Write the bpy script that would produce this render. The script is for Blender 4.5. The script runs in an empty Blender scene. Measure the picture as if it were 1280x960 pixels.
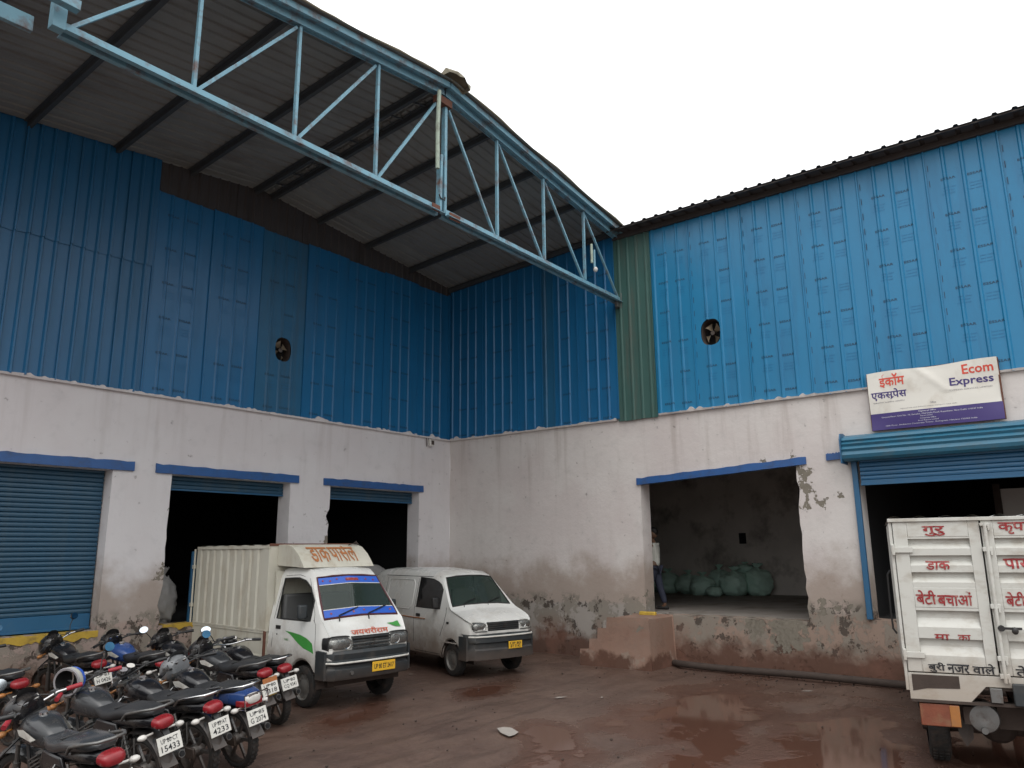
import bpy, bmesh, math, random
from mathutils import Vector, Matrix, noise
random.seed(7)
R = math.radians; PI = math.pi
sc = bpy.context.scene
col = sc.collection

# ------------------------------------------------------------------ camera
yaw, pitch, roll = 0.662077, 0.213329, -0.009522
fw = Vector((math.cos(yaw)*math.cos(pitch), math.sin(yaw)*math.cos(pitch), math.sin(pitch)))
rt = Vector((math.sin(yaw), -math.cos(yaw), 0)); up = rt.cross(fw)
r2 = rt*math.cos(roll)+up*math.sin(roll); u2 = up*math.cos(roll)-rt*math.sin(roll)
cd = bpy.data.cameras.new('camera'); cam = bpy.data.objects.new('camera', cd); col.objects.link(cam)
M = Matrix.Identity(4)
for i in range(3):
    M[i][0] = r2[i]; M[i][1] = u2[i]; M[i][2] = -fw[i]
M.translation = Vector((-14.239, -13.108, 2.2))
cam.matrix_world = M
cd.sensor_width = 36; cd.lens = 955.3/1280*36; cd.clip_end = 2000; cd.clip_start = .05
sc.camera = cam

# ------------------------------------------------------------------ sky, sun, exposure
SUN_EL, SUN_AZ = R(52), R(215)          # azimuth of the sun, measured from +X
w = bpy.data.worlds.new('World'); sc.world = w; w.use_nodes = True
nt = w.node_tree; bg = nt.nodes['Background']
sky = nt.nodes.new('ShaderNodeTexSky'); sky.sky_type = 'NISHITA'; sky.sun_disc = False
sky.sun_elevation = SUN_EL; sky.sun_rotation = PI/2-SUN_AZ
sky.air_density = 2.0; sky.dust_density = 6.0; sky.ozone_density = 1
hs = nt.nodes.new('ShaderNodeHueSaturation'); hs.inputs['Saturation'].default_value = .12
mx = nt.nodes.new('ShaderNodeMixRGB'); mx.inputs[0].default_value = .75
mx.inputs[2].default_value = (15.5, 15.6, 15.7, 1)      # even cloud layer
# standard overcast luminance: the cloud layer is three times brighter overhead than at the horizon
wtc = nt.nodes.new('ShaderNodeTexCoord'); wsp = nt.nodes.new('ShaderNodeSeparateXYZ'); nt.links.new(wtc.outputs['Generated'], wsp.inputs[0])
wmr = nt.nodes.new('ShaderNodeMapRange'); wmr.inputs[1].default_value = 0; wmr.inputs[2].default_value = 1; wmr.inputs[3].default_value = .80; wmr.inputs[4].default_value = 2.2
nt.links.new(wsp.outputs[2], wmr.inputs[0])
wmu = nt.nodes.new('ShaderNodeVectorMath'); wmu.operation = 'SCALE'; nt.links.new(wmr.outputs[0], wmu.inputs['Scale'])
nt.links.new(sky.outputs[0], hs.inputs['Color']); nt.links.new(hs.outputs[0], mx.inputs[1])
nt.links.new(mx.outputs[0], wmu.inputs[0]); nt.links.new(wmu.outputs[0], bg.inputs[0]); bg.inputs[1].default_value = .1
sd = bpy.data.lights.new('sun', 'SUN'); sd.energy = .5; sd.angle = R(40); sd.color = (1, .96, .92)
sun = bpy.data.objects.new('sun', sd); col.objects.link(sun)
dv = Vector((math.cos(SUN_AZ)*math.cos(SUN_EL), math.sin(SUN_AZ)*math.cos(SUN_EL), math.sin(SUN_EL)))
sun.rotation_euler = dv.to_track_quat('Z', 'Y').to_euler()
sc.view_settings.view_transform = 'Standard'; sc.view_settings.look = 'None'
sc.view_settings.exposure = -.28; sc.view_settings.gamma = 1

# ------------------------------------------------------------------ helpers
def mat(name, c, rough=.6, metal=0, var=.15, scale=4, bump=0, bscale=60, dirt=None, damt=.5, dscale=3,
        spec=.5, streak=None, coat=0, low=None):
    m = bpy.data.materials.new(name); m.use_nodes = True
    N = m.node_tree.nodes; L = m.node_tree.links; b = N['Principled BSDF']
    b.inputs['Roughness'].default_value = rough; b.inputs['Metallic'].default_value = metal
    b.inputs['Specular IOR Level'].default_value = spec; b.inputs['Coat Weight'].default_value = coat
    tc = N.new('ShaderNodeTexCoord')
    def nz(s, d=5, src=None, r=.6):
        n = N.new('ShaderNodeTexNoise'); n.inputs['Scale'].default_value = s; n.inputs['Detail'].default_value = d
        n.inputs['Roughness'].default_value = r
        L.new(src or tc.outputs['Object'], n.inputs['Vector']); return n
    n = nz(scale)
    mixn = N.new('ShaderNodeMixRGB'); L.new(n.outputs[0], mixn.inputs[0])
    mixn.inputs[1].default_value = tuple(x*(1-var) for x in c)+(1,)
    mixn.inputs[2].default_value = tuple(min(1, x*(1+var)) for x in c)+(1,)
    out = mixn.outputs[0]
    if dirt:
        mp = N.new('ShaderNodeMapping'); L.new(tc.outputs['Object'], mp.inputs[0])
        if streak: mp.inputs['Scale'].default_value = streak
        d = nz(dscale, 8, mp.outputs[0], .65)
        cr = N.new('ShaderNodeValToRGB'); cr.color_ramp.elements[0].position = .5; cr.color_ramp.elements[1].position = .72
        L.new(d.outputs[0], cr.inputs[0])
        mu = N.new('ShaderNodeMath'); mu.operation = 'MULTIPLY'; mu.inputs[1].default_value = damt
        L.new(cr.outputs[0], mu.inputs[0])
        m2 = N.new('ShaderNodeMixRGB'); L.new(mu.outputs[0], m2.inputs[0]); L.new(out, m2.inputs[1])
        m2.inputs[2].default_value = dirt+(1,); out = m2.outputs[0]
        ra = N.new('ShaderNodeMapRange'); ra.inputs[3].default_value = rough; ra.inputs[4].default_value = min(.95, rough+.3)
        L.new(mu.outputs[0], ra.inputs[0]); L.new(ra.outputs[0], b.inputs['Roughness'])
    if low:       # road dirt thrown up on the lower part of a vehicle
        z1, z0, lc, la = low
        sx = N.new('ShaderNodeSeparateXYZ'); L.new(tc.outputs['Object'], sx.inputs[0])
        ln = nz(3.5, 7, None, .65); ad = N.new('ShaderNodeMath'); ad.operation = 'MULTIPLY_ADD'; L.new(ln.outputs[0], ad.inputs[0]); ad.inputs[1].default_value = 1.1*(z1-z0); L.new(sx.outputs[2], ad.inputs[2])
        lm = N.new('ShaderNodeMapRange'); lm.interpolation_type = 'SMOOTHSTEP'; h_ = .55*(z1-z0)
        lm.inputs[1].default_value = z1+h_; lm.inputs[2].default_value = z0+h_; lm.inputs[3].default_value = 0; lm.inputs[4].default_value = la
        L.new(ad.outputs[0], lm.inputs[0]); m3 = N.new('ShaderNodeMixRGB'); L.new(lm.outputs[0], m3.inputs[0]); L.new(out, m3.inputs[1]); m3.inputs[2].default_value = lc+(1,); out = m3.outputs[0]
    L.new(out, b.inputs['Base Color'])
    if bump:
        bn = nz(bscale, 4); bp = N.new('ShaderNodeBump'); bp.inputs['Strength'].default_value = bump
        bp.inputs['Distance'].default_value = .01
        L.new(bn.outputs[0], bp.inputs['Height']); L.new(bp.outputs[0], b.inputs['Normal'])
    return m

_glyph = {}
def glyphs(body, bold=0, italic=0):
    k = (body, bold)
    if k not in _glyph:
        cu = bpy.data.curves.new('t', 'FONT'); cu.body = body; cu.resolution_u = 2; cu.offset = bold
        o = bpy.data.objects.new('t', cu); col.objects.link(o)
        bpy.context.view_layer.update()
        me = bpy.data.meshes.new_from_object(o)
        if ord(max(body)) > 300:      # slice tall strokes so that lettering can follow curved panels
            bm = bmesh.new(); bm.from_mesh(me); ys_ = [v.co.y for v in bm.verts]; a_, b_ = min(ys_), max(ys_)
            for q in range(1, 18):
                bmesh.ops.bisect_plane(bm, geom=bm.verts[:]+bm.edges[:]+bm.faces[:], plane_co=(0, a_+(b_-a_)*q/18, 0), plane_no=(0, 1, 0))
            bm.to_mesh(me); bm.free()
        vs = [(v.co.x, v.co.y) for v in me.vertices]; fs = [tuple(p.vertices) for p in me.polygons]
        bpy.data.objects.remove(o); bpy.data.curves.remove(cu); bpy.data.meshes.remove(me)
        x0 = min(v[0] for v in vs); x1 = max(v[0] for v in vs); y0 = min(v[1] for v in vs); y1 = max(v[1] for v in vs)
        _glyph[k] = ([((a-x0)/(x1-x0), (b_-y0)/(y1-y0)) for a, b_ in vs], fs)
    return _glyph[k]

class MB:
    def __init__(s, xf=None): s.v = []; s.f = []; s.xf = xf
    def add(s, vs, fs):
        o = len(s.v)
        if s.xf is not None: vs = [s.xf @ Vector(p) for p in vs]
        s.v += [tuple(p) for p in vs]; s.f += [tuple(i+o for i in f) for f in fs]; return s
    def box(s, c, d, rot=None):
        x, y, z = d[0]/2, d[1]/2, d[2]/2
        vs = [Vector(p) for p in ((-x,-y,-z),(x,-y,-z),(x,y,-z),(-x,y,-z),(-x,-y,z),(x,-y,z),(x,y,z),(-x,y,z))]
        if rot is not None: vs = [rot @ p for p in vs]
        return s.add([p+Vector(c) for p in vs], [(0,3,2,1),(4,5,6,7),(0,1,5,4),(1,2,6,5),(2,3,7,6),(3,0,4,7)])
    def bb(s, a, b): return s.box([(a[i]+b[i])/2 for i in range(3)], [abs(b[i]-a[i]) for i in range(3)])
    def hexa(s, p): return s.add(p, [(0,3,2,1),(4,5,6,7),(0,1,5,4),(1,2,6,5),(2,3,7,6),(3,0,4,7)])
    def quad(s, a, b, c, d): return s.add([a, b, c, d], [(0,1,2,3)])
    def bar(s, a, b, wd, ht, upv=(0,0,1)):
        a = Vector(a); b = Vector(b); d = (b-a).normalized(); u = Vector(upv)
        if abs(d.dot(u)) > .98: u = Vector((0,1,0))
        r = d.cross(u).normalized()*wd/2; u = r.cross(d).normalized()*ht/2
        return s.hexa([a-r-u, a+r-u, b+r-u, b-r-u, a-r+u, a+r+u, b+r+u, b-r+u])
    def cyl(s, a, b, r0, r1=None, n=14, caps=True):
        return s.tube([a, b], [r0, r0 if r1 is None else r1], n, caps)
    def tube(s, pts, r, n=8, caps=True, closed=False):
        pts = [Vector(p) for p in pts]; k = len(pts)
        rs = r if isinstance(r, (list, tuple)) else [r]*k
        vs = []; fs = []; pu = None
        for i, p in enumerate(pts):
            if closed: d = pts[(i+1) % k]-pts[i-1]
            else: d = pts[min(i+1, k-1)]-pts[max(i-1, 0)]
            d.normalize()
            if pu is None:
                pu = Vector((0,0,1)) if abs(d.z) < .9 else Vector((1,0,0))
            u = (pu-d*pu.dot(d)).normalized(); pu = u; q = d.cross(u)
            for j in range(n):
                t = 2*PI*j/n; vs.append(p+(u*math.cos(t)+q*math.sin(t))*rs[i])
        for i in range(k if closed else k-1):
            i2 = (i+1) % k
            for j in range(n):
                j2 = (j+1) % n; fs.append((i*n+j, i*n+j2, i2*n+j2, i2*n+j))
        if caps and not closed: fs += [tuple(range(n-1, -1, -1)), tuple((k-1)*n+j for j in range(n))]
        return s.add(vs, fs)
    def lathe(s, prof, c, axis, n=24):
        ax = Vector(axis).normalized(); u = Vector((0,0,1)) if abs(ax.z) < .9 else Vector((1,0,0))
        u = (u-ax*u.dot(ax)).normalized(); q = ax.cross(u); c = Vector(c); vs = []; fs = []
        for (a, r) in prof:
            for j in range(n):
                t = 2*PI*j/n; vs.append(c+ax*a+(u*math.cos(t)+q*math.sin(t))*r)
        for i in range(len(prof)-1):
            for j in range(n):
                j2 = (j+1) % n; fs.append((i*n+j, i*n+j2, (i+1)*n+j2, (i+1)*n+j))
        return s.add(vs, fs)
    def ell(s, c, r, n=12, m=8, rot=None):
        vs = []; fs = []
        for i in range(m+1):
            a = PI*i/m
            for j in range(n):
                t = 2*PI*j/n; p = Vector((r[0]*math.sin(a)*math.cos(t), r[1]*math.sin(a)*math.sin(t), r[2]*math.cos(a)))
                if rot is not None: p = rot @ p
                vs.append(p+Vector(c))
        for i in range(m):
            for j in range(n):
                j2 = (j+1) % n; fs.append((i*n+j, (i+1)*n+j, (i+1)*n+j2, i*n+j2))
        return s.add(vs, fs)
    def loft(s, secs, n=14, e=2.4):
        """secs: (x, yc, zc, hy, hz) superellipse sections along x"""
        vs = []; fs = []
        for (x, yc, zc, hy, hz) in secs:
            for j in range(n):
                t = 2*PI*j/n; c_, s_ = math.cos(t), math.sin(t)
                vs.append((x, yc+hy*math.copysign(abs(c_)**(2/e), c_), zc+hz*math.copysign(abs(s_)**(2/e), s_)))
        for i in range(len(secs)-1):
            for j in range(n):
                j2 = (j+1) % n; fs.append((i*n+j, i*n+j2, (i+1)*n+j2, (i+1)*n+j))
        fs += [tuple(range(n-1, -1, -1)), tuple((len(secs)-1)*n+j for j in range(n))]
        return s.add(vs, fs)
    def prism(s, poly, a, b, P):
        """poly of (u,v); P(u,v,w) maps to xyz; between w=a and w=b"""
        n = len(poly)
        vs = [P(u, v, a) for u, v in poly]+[P(u, v, b) for u, v in poly]
        return s.add(vs, [tuple(range(n-1, -1, -1)), tuple(range(n, 2*n))]+[(i, (i+1) % n, n+(i+1) % n, n+i) for i in range(n)])
    def text(s, body, O, U, V, w_, h_, bold=0, jitter=0):
        vs, fs = glyphs(body, bold); O = Vector(O); U = Vector(U).normalized(); V = Vector(V).normalized()
        return s.add([O+U*(a-.5)*w_+V*(b-.5)*h_ for a, b in vs], fs)
    def build(s, name, m, parent=None, smooth=None, bevel=0, label=None, kind=None, seg=2):
        me = bpy.data.meshes.new(name); me.from_pydata(s.v, [], s.f); me.validate()
        if isinstance(m, (list, tuple)):
            for q in m: me.materials.append(q)
        elif m: me.materials.append(m)
        if smooth:
            me.polygons.foreach_set('use_smooth', [True]*len(me.polygons)); me.set_sharp_from_angle(angle=R(smooth))
        o = bpy.data.objects.new(name, me); col.objects.link(o)
        if bevel:
            bv = o.modifiers.new('bevel', 'BEVEL'); bv.width = bevel; bv.segments = seg; bv.limit_method = 'ANGLE'; bv.angle_limit = R(35)
            bv.harden_normals = False
            if not smooth:
                me.polygons.foreach_set('use_smooth', [True]*len(me.polygons)); me.set_sharp_from_angle(angle=R(30))
        if parent: o.parent = parent
        if label: o['label'] = label
        if kind: o['kind'] = kind
        return o

def tag(o, label, cat=None, group=None, kind=None):
    if label: o['label'] = label
    if cat: o['category'] = cat
    if group: o['group'] = group
    if kind: o['kind'] = kind
    return o
def thing(name, label, cat, loc=(0,0,0), rot=(0,0,0), group=None):
    o = bpy.data.objects.new(name, None); col.objects.link(o); o.location = loc; o.rotation_euler = rot
    o.empty_display_size = .2
    return tag(o, label, cat, group)
def dup(o, parent=None):
    c = o.copy(); col.objects.link(c); c.parent = parent
    for ch in list(o.children): dup(ch, c)
    return c

# ------------------------------------------------------------------ materials
BLUE = (.014, .185, .365)
m_blue_shade = mat('shaded_blue_sheet_paint', (.010,.128,.295), .33, 0, .12, 1.2, .05, 8, dirt=(.015,.09,.19), damt=.5, dscale=1.3, streak=(3,3,.35), spec=.5)  # same paint as the other blue sheets, with canopy shade put into the colour
m_blue = mat('blue_sheet_paint', BLUE, .33, 0, .12, 1.2, .05, 8, dirt=(.02,.12,.25), damt=.5, dscale=1.3, streak=(3,3,.35), spec=.5)
m_blue_old = mat('old_blue_sheet_paint', (.013,.118,.26), .36, 0, .14, 1.5, .05, 8, dirt=(.03,.10,.17), damt=.45, dscale=1.6, streak=(3,3,.3))
m_dullblue = mat('soiled_blue_sheet', (.014,.115,.235), .42, 0, .2, 1.5, .05, 8, dirt=(.05,.07,.08), damt=.45, dscale=1.5, streak=(3,3,.3))
m_green = mat('green_sheet_paint', (.040,.105,.092), .5, 0, .15, 1.5, .05, 8, dirt=(.1,.09,.07), damt=.5, dscale=2, streak=(4,4,.4))
m_brown = mat('brown_bare_sheet', (.052,.048,.048), .7, 0, .25, 2, .05, 10, dirt=(.03,.022,.016), damt=.5, dscale=1.5, streak=(4,4,.4))
m_print = mat('black_ink', (.012,.045,.09), .6, 0, .1)
m_print2 = mat('faint_ink', (.010,.135,.31), .5, 0, .1)
m_lint = mat('blue_gloss_paint', (.018,.085,.26), .4, 0, .2, 6, .1, 30, dirt=(.05,.05,.06), damt=.5, dscale=5)
m_truss = mat('pale_blue_steel_paint', (.17,.35,.44), .48, 0, .15, 5, .08, 40, dirt=(.15,.07,.045), damt=.95, dscale=4.5)
m_trust = mat('rusty_steel', (.13,.05,.03), .8, 0, .3, 10, .3, 60)
m_pgreen = mat('pale_green_tube', (.36,.44,.36), .5, 0, .15, 8, dirt=(.1,.07,.05), damt=.6, dscale=6)
m_purlin = mat('dark_purlin_paint', (.05,.06,.065), .6, 0, .3, 3)
m_rsheet = mat('weathered_roof_sheet', (.215,.23,.22), .6, 0, .2, 1.2, .05, 10, dirt=(.13,.12,.11), damt=.7, dscale=.9, streak=(.5,2,2))
m_eave = mat('dark_eave_sheet', (.05,.042,.038), .7, 0, .3, 3, .05, 20)
m_ridge = mat('weathered_tan_sheet', (.20,.18,.13), .75, 0, .25, 5, .2, 30)
m_slat = mat('blue_shutter_paint', (.022,.075,.13), .4, 0, .15, 2, .03, 30, dirt=(.10,.12,.12), damt=.45, dscale=2.5, streak=(1,1,1))
m_slat2 = mat('bright_blue_shutter_paint', (.02,.105,.215), .4, 0, .15, 3, .03, 30, dirt=(.06,.1,.13), damt=.4, dscale=3)
m_hood = mat('hood_blue_paint', (.025,.13,.21), .38, 0, .15, 3, .03, 30, dirt=(.1,.12,.12), damt=.5, dscale=3, streak=(1,1,3))
m_room = mat('dim_plaster', (.60,.56,.52), .9, 0, .25, 1.2, .2, 20, dirt=(.12,.10,.09), damt=.8, dscale=1.4)
m_dark = mat('painted_room_dark', (.012,.012,.013), .95, 0, .2, 1)  # near-black colour stands in for the darkness inside rooms and holes
m_floor = mat('dock_concrete', (.25,.225,.20), .75, 0, .25, 2, .3, 30, dirt=(.10,.07,.05), damt=.7, dscale=1.5)
m_yellow = mat('worn_yellow_paint', (.50,.33,.045), .7, 0, .2, 8, .3, 30, dirt=(.12,.08,.05), damt=.8, dscale=5)
m_chrome = mat('chrome', (.62,.62,.62), .18, 1, .08, 10)
m_steel = mat('dull_steel', (.2,.2,.195), .45, .8, .3, 12, .1, 60, dirt=(.10,.07,.05), damt=.75, dscale=12, low=(.6,.1,(.09,.062,.048),.7))
m_rubber = mat('tyre_rubber', (.018,.017,.016), .75, 0, .3, 12, .2, 90, dirt=(.09,.06,.045), damt=.65, dscale=7)
m_bplast = mat('black_plastic', (.014,.014,.015), .42, 0, .2, 10, .05, 200, dirt=(.08,.065,.055), damt=.4, dscale=6, low=(.75,.2,(.085,.06,.045),.7))
m_gloss = mat('gloss_black_paint', (.010,.010,.012), .22, 0, .1, 10, dirt=(.09,.075,.06), damt=.45, dscale=5, coat=.2, low=(.75,.2,(.085,.06,.045),.6))
m_seat = mat('seat_vinyl', (.020,.021,.023), .5, 0, .25, 8, .25, 260, dirt=(.07,.06,.055), damt=.3, dscale=5)
m_amber = mat('amber_lens', (.34,.14,.04), .3, 0, .2, 10, dirt=(.2,.12,.07), damt=.4, dscale=9)
m_clear = mat('clear_lens', (.62,.60,.56), .2, 0, .15, 20)
m_bowl = mat('lamp_bowl', (.30,.30,.29), .22, .9, .5, 26, .6, 40)
m_red = mat('red_lens', (.25,.014,.020), .22, 0, .3, 20, .1, 300, dirt=(.14,.05,.04), damt=.4, dscale=7)
m_oldlens = mat('faded_dirty_lamp_lens', (.19,.055,.028), .45, 0, .4, 9, .2, 60, dirt=(.2,.12,.06), damt=.7, dscale=8)
m_plate = mat('number_plate_white', (.66,.65,.60), .5, 0, .08, 20, dirt=(.25,.2,.15), damt=.4, dscale=9)
m_yplate = mat('number_plate_yellow', (.72,.42,.03), .5, 0, .1, 20, dirt=(.3,.12,.04), damt=.4, dscale=9)
m_ink = mat('plate_ink', (.015,.015,.018), .6)
m_white = mat('white_van_paint', (.68,.68,.65), .26, 0, .05, 1.5, 0, dirt=(.30,.25,.19), damt=.45, dscale=2.2, coat=.4, low=(1.0,.30,(.22,.16,.12),.75))
m_cream = mat('cream_container_paint', (.54,.52,.44), .45, 0, .08, 2, .04, 20, dirt=(.30,.22,.13), damt=.55, dscale=2, streak=(2,2,.7))
m_cream2 = mat('off_white_truck_body_paint', (.54,.54,.50), .42, 0, .07, 2, .04, 20, dirt=(.27,.22,.16), damt=.6, dscale=3.2, streak=(1,1,2), low=(1.35,.75,(.27,.19,.13),.55))
m_mud = mat('muddy_underbody', (.05,.035,.028), .85, 0, .4, 6, .4, 30)
m_bumper = mat('dark_grey_bumper', (.026,.031,.034), .5, 0, .15, 6, .05, 200, dirt=(.12,.1,.08), damt=.45, dscale=4, low=(.6,.3,(.12,.085,.065),.5))
m_seam = mat('door_gap', (.02,.02,.02), .8)
m_greend = mat('green_decal', (.05,.27,.05), .35)
m_redpaint = mat('red_brush_paint', (.27,.018,.02), .5, 0, .25, 15, dirt=(.46,.30,.25), damt=.75, dscale=22)
m_orangep = mat('faded_orange_paint', (.40,.15,.05), .6, 0, .3, 25)
m_redp2 = mat('faded_red_paint', (.50,.10,.05), .6, 0, .3, 25)
m_blued = mat('blue_windscreen_film', (.02,.10,.50), .3, 0, .15, 20)
m_maroon = mat('maroon_rubber', (.08,.015,.02), .5)
m_grip = mat('red_rubber_grip', (.30,.02,.03), .5, 0, .2, 30, .3, 300)
m_sackg = mat('pale_green_plastic_sack', (.48,.70,.61), .45, 0, .15, 6, .3, 14)
m_sackw = mat('grey_white_woven_sack', (.27,.265,.26), .6, 0, .15, 8, .3, 50)
m_skin = mat('skin', (.16,.085,.05), .5)
m_hair = mat('black_hair', (.01,.009,.008), .6)
m_shirt = mat('off_white_shirt', (.58,.58,.53), .8, 0, .1, 8, .2, 30)
m_navy = mat('navy_trousers', (.03,.035,.06), .8, 0, .1, 8, .2, 30)
m_cloth = mat('black_cloth', (.012,.012,.013), .9, 0, .1, 8, .3, 20)
m_scrap = mat('pale_scrap', (.32,.29,.26), .8, 0, .2, 20)
m_sign = mat('sign_flex_white', (.70,.68,.62), .4, 0, .05, 2, dirt=(.40,.33,.25), damt=.45, dscale=2.5)
m_purple = mat('sign_purple', (.05,.032,.16), .4, 0, .08, 3)
m_signred = mat('sign_red_ink', (.62,.07,.04), .45)
m_signtx = mat('sign_pale_ink', (.62,.62,.66), .5)
m_signgr = mat('sign_grey_ink', (.25,.24,.25), .5)
m_camo = mat('interior_grey_trim', (.10,.10,.10), .8)
m_helmet = mat('helmet_pale_shell', (.42,.42,.38), .35, 0, .15, 8, dirt=(.2,.18,.14), damt=.4, dscale=8)

def glass_mat(name, tint, alpha, rough=.04, tcol=(.75,.85,.80)):
    m = bpy.data.materials.new(name); m.use_nodes = True; N = m.node_tree.nodes; L = m.node_tree.links
    b = N['Principled BSDF']; b.inputs['Base Color'].default_value = tint+(1,); b.inputs['Roughness'].default_value = rough
    b.inputs['Specular IOR Level'].default_value = .6
    tr = N.new('ShaderNodeBsdfTransparent'); tr.inputs[0].default_value = tcol+(1,)
    mxs = N.new('ShaderNodeMixShader'); mxs.inputs[0].default_value = alpha
    L.new(tr.outputs[0], mxs.inputs[1]); L.new(b.outputs[0], mxs.inputs[2]); L.new(mxs.outputs[0], N['Material Output'].inputs[0])
    return m
m_wind = glass_mat('windscreen_glass', (.05,.075,.065), .45)
m_sideg = glass_mat('tinted_side_glass', (.006,.007,.008), .92)
m_head = glass_mat('headlight_lens', (.30,.30,.29), .14, .06, (.97,.97,.96))
def mirror_mat():
    m = mat('mirror_glass', (.70,.76,.80), .05, 1, .02); return m
m_mirror = mirror_mat()

# plaster: pinkish whitewash, rain streaks, splash zone, peeled patches
def plaster(name, base, pink, peel, low=1.0, splash=1.0, stk=1.0, lowcol=(.33,.31,.285), dock=None):
    m = bpy.data.materials.new(name); m.use_nodes = True; N = m.node_tree.nodes; L = m.node_tree.links
    b = N['Principled BSDF']; b.inputs['Specular IOR Level'].default_value = .25
    geo = N.new('ShaderNodeNewGeometry'); pos = geo.outputs['Position']
    sp = N.new('ShaderNodeSeparateXYZ'); L.new(pos, sp.inputs[0])
    def nz(s, d=6, sca=None, r=.6):
        n = N.new('ShaderNodeTexNoise'); n.inputs['Scale'].default_value = s; n.inputs['Detail'].default_value = d; n.inputs['Roughness'].default_value = r
        if sca:
            mp = N.new('ShaderNodeMapping'); mp.inputs['Scale'].default_value = sca; L.new(pos, mp.inputs[0]); L.new(mp.outputs[0], n.inputs['Vector'])
        else: L.new(pos, n.inputs['Vector'])
        return n.outputs[0]
    def mr(x, a, b_, c=0, d=1, smooth=True):
        n = N.new('ShaderNodeMapRange'); n.interpolation_type = 'SMOOTHSTEP' if smooth else 'LINEAR'
        n.inputs[1].default_value = a; n.inputs[2].default_value = b_; n.inputs[3].default_value = c; n.inputs[4].default_value = d
        L.new(x, n.inputs[0]); return n.outputs[0]
    def ma(op, x, y):
        n = N.new('ShaderNodeMath'); n.operation = op; n.use_clamp = False
        for i, q in enumerate((x, y)):
            if isinstance(q, (int, float)): n.inputs[i].default_value = q
            else: L.new(q, n.inputs[i])
        return n.outputs[0]
    def mixc(f, a, b_):
        n = N.new('ShaderNodeMixRGB')
        for i, q in enumerate((f, a, b_)):
            if isinstance(q, tuple): n.inputs[i].default_value = q+(1,)
            elif isinstance(q, (int, float)): n.inputs[i].default_value = q
            else: L.new(q, n.inputs[i])
        return n.outputs[0]
    z = sp.outputs[2]
    c = mixc(mr(nz(.55, 3), .38, .62), base, pink)
    c = mixc(ma('MULTIPLY', mr(nz(3.5, 8), .5, .75), .35), c, tuple(x*.72 for x in base))
    # rain streaks from the top of the masonry
    st = ma('MULTIPLY', mr(nz(1.3, 5, (3.2, 3.2, .25)), .50, .72), mr(z, 2.8, 4.9, .12*stk, .50*stk))
    c = mixc(st, c, (.26,.21,.175))
    sm = ma('MULTIPLY', mr(nz(7, 3), .66, .74), .5)      # small scuffs
    c = mixc(sm, c, (.14,.12,.11))
    # grime band and splash zone
    zz = ma('ADD', z, ma('MULTIPLY', ma('SUBTRACT', nz(1.6, 8), .5), 1.9))
    c = mixc(mr(zz, 2.25*low, 1.35*low, 0, .80), c, (.30,.235,.19))
    if low > .5:
        zj = ma('ADD', z, ma('MULTIPLY', ma('SUBTRACT', nz(3.0, 6), .5), .25))
        c = mixc(mr(zj, 1.13, 1.05, 0, .75), c, lowcol)
        if dock:
            c = mixc(ma('MULTIPLY', mr(sp.outputs[1], -5.7, -6.1), mr(zj, 1.12, 1.02, 0, .8)), c, mixc(nz(1.8, 5), dock, tuple(x*.72 for x in dock)))
    cem = ma('MULTIPLY', mr(nz(2.2, 9, None, .72), .47, .51), mr(z, 1.35, 1.15))
    cem = ma('MULTIPLY', ma('MULTIPLY', cem, mr(z, .25, .5)), 1.0 if low > .5 else .2)
    c = mixc(ma('MULTIPLY', cem, .85), c, (.24,.215,.18))
    ch = ma('MULTIPLY', mr(nz(3.2, 8, None, .7), .55, .575), mr(z, 1.28, 1.1))
    ch = ma('MULTIPLY', ch, 1.0 if low > .5 else .12)
    c = mixc(ma('MULTIPLY', ch, .9), c, (.075,.06,.05))
    zz2 = ma('ADD', z, ma('MULTIPLY', ma('SUBTRACT', nz(2.6, 8), .5), .9))
    c = mixc(mr(zz2, .55*splash, .22*splash, 0, .92), c, (.105,.052,.036))
    c = mixc(ma('MULTIPLY', mr(nz(1.1, 6), .5, .66), mr(z, 1.0, .5, 0, .42)), c, (.25,.125,.09))
    # peeled plaster near worn edges
    h = ma('MULTIPLY', nz(9, 6), 1.0)
    pk = None
    for (px, py, pz, pr) in peel:
        vd = N.new('ShaderNodeVectorMath'); vd.operation = 'DISTANCE'; L.new(pos, vd.inputs[0]); vd.inputs[1].default_value = (px, py, pz)
        q = ma('SUBTRACT', pr, vd.outputs['Value'])
        q = ma('ADD', q, ma('MULTIPLY', ma('SUBTRACT', nz(6.5, 6, None, .65), .52), .95))
        q = mr(q, .015, .03)
        pk = q if pk is None else ma('MAXIMUM', pk, q)
    if pk is not None:
        c = mixc(pk, c, mixc(nz(14), (.13,.115,.09), (.28,.25,.205)))
        h = ma('SUBTRACT', h, ma('MULTIPLY', pk, 2.0))
    h = ma('SUBTRACT', h, ma('MULTIPLY', ch, 1.5)); h = ma('SUBTRACT', h, ma('MULTIPLY', cem, .6))
    L.new(c, b.inputs['Base Color']); b.inputs['Roughness'].default_value = .85
    bp = N.new('ShaderNodeBump'); bp.inputs['Distance'].default_value = .012; bp.inputs['Strength'].default_value = .6
    L.new(h, bp.inputs['Height']); L.new(bp.outputs[0], b.inputs['Normal'])
    return m
m_wall_l = plaster('whitewashed_wall_left', (.66,.64,.645), (.63,.60,.605), [(-7.3,0,1.9,.12),(-7.25,0,2.9,.06),(-3.72,0,2.9,.12),(-3.7,0,2.4,.16),(-8.6,0,.95,.12)], 1.0, 1.0, .35, (.36,.27,.235))
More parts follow.
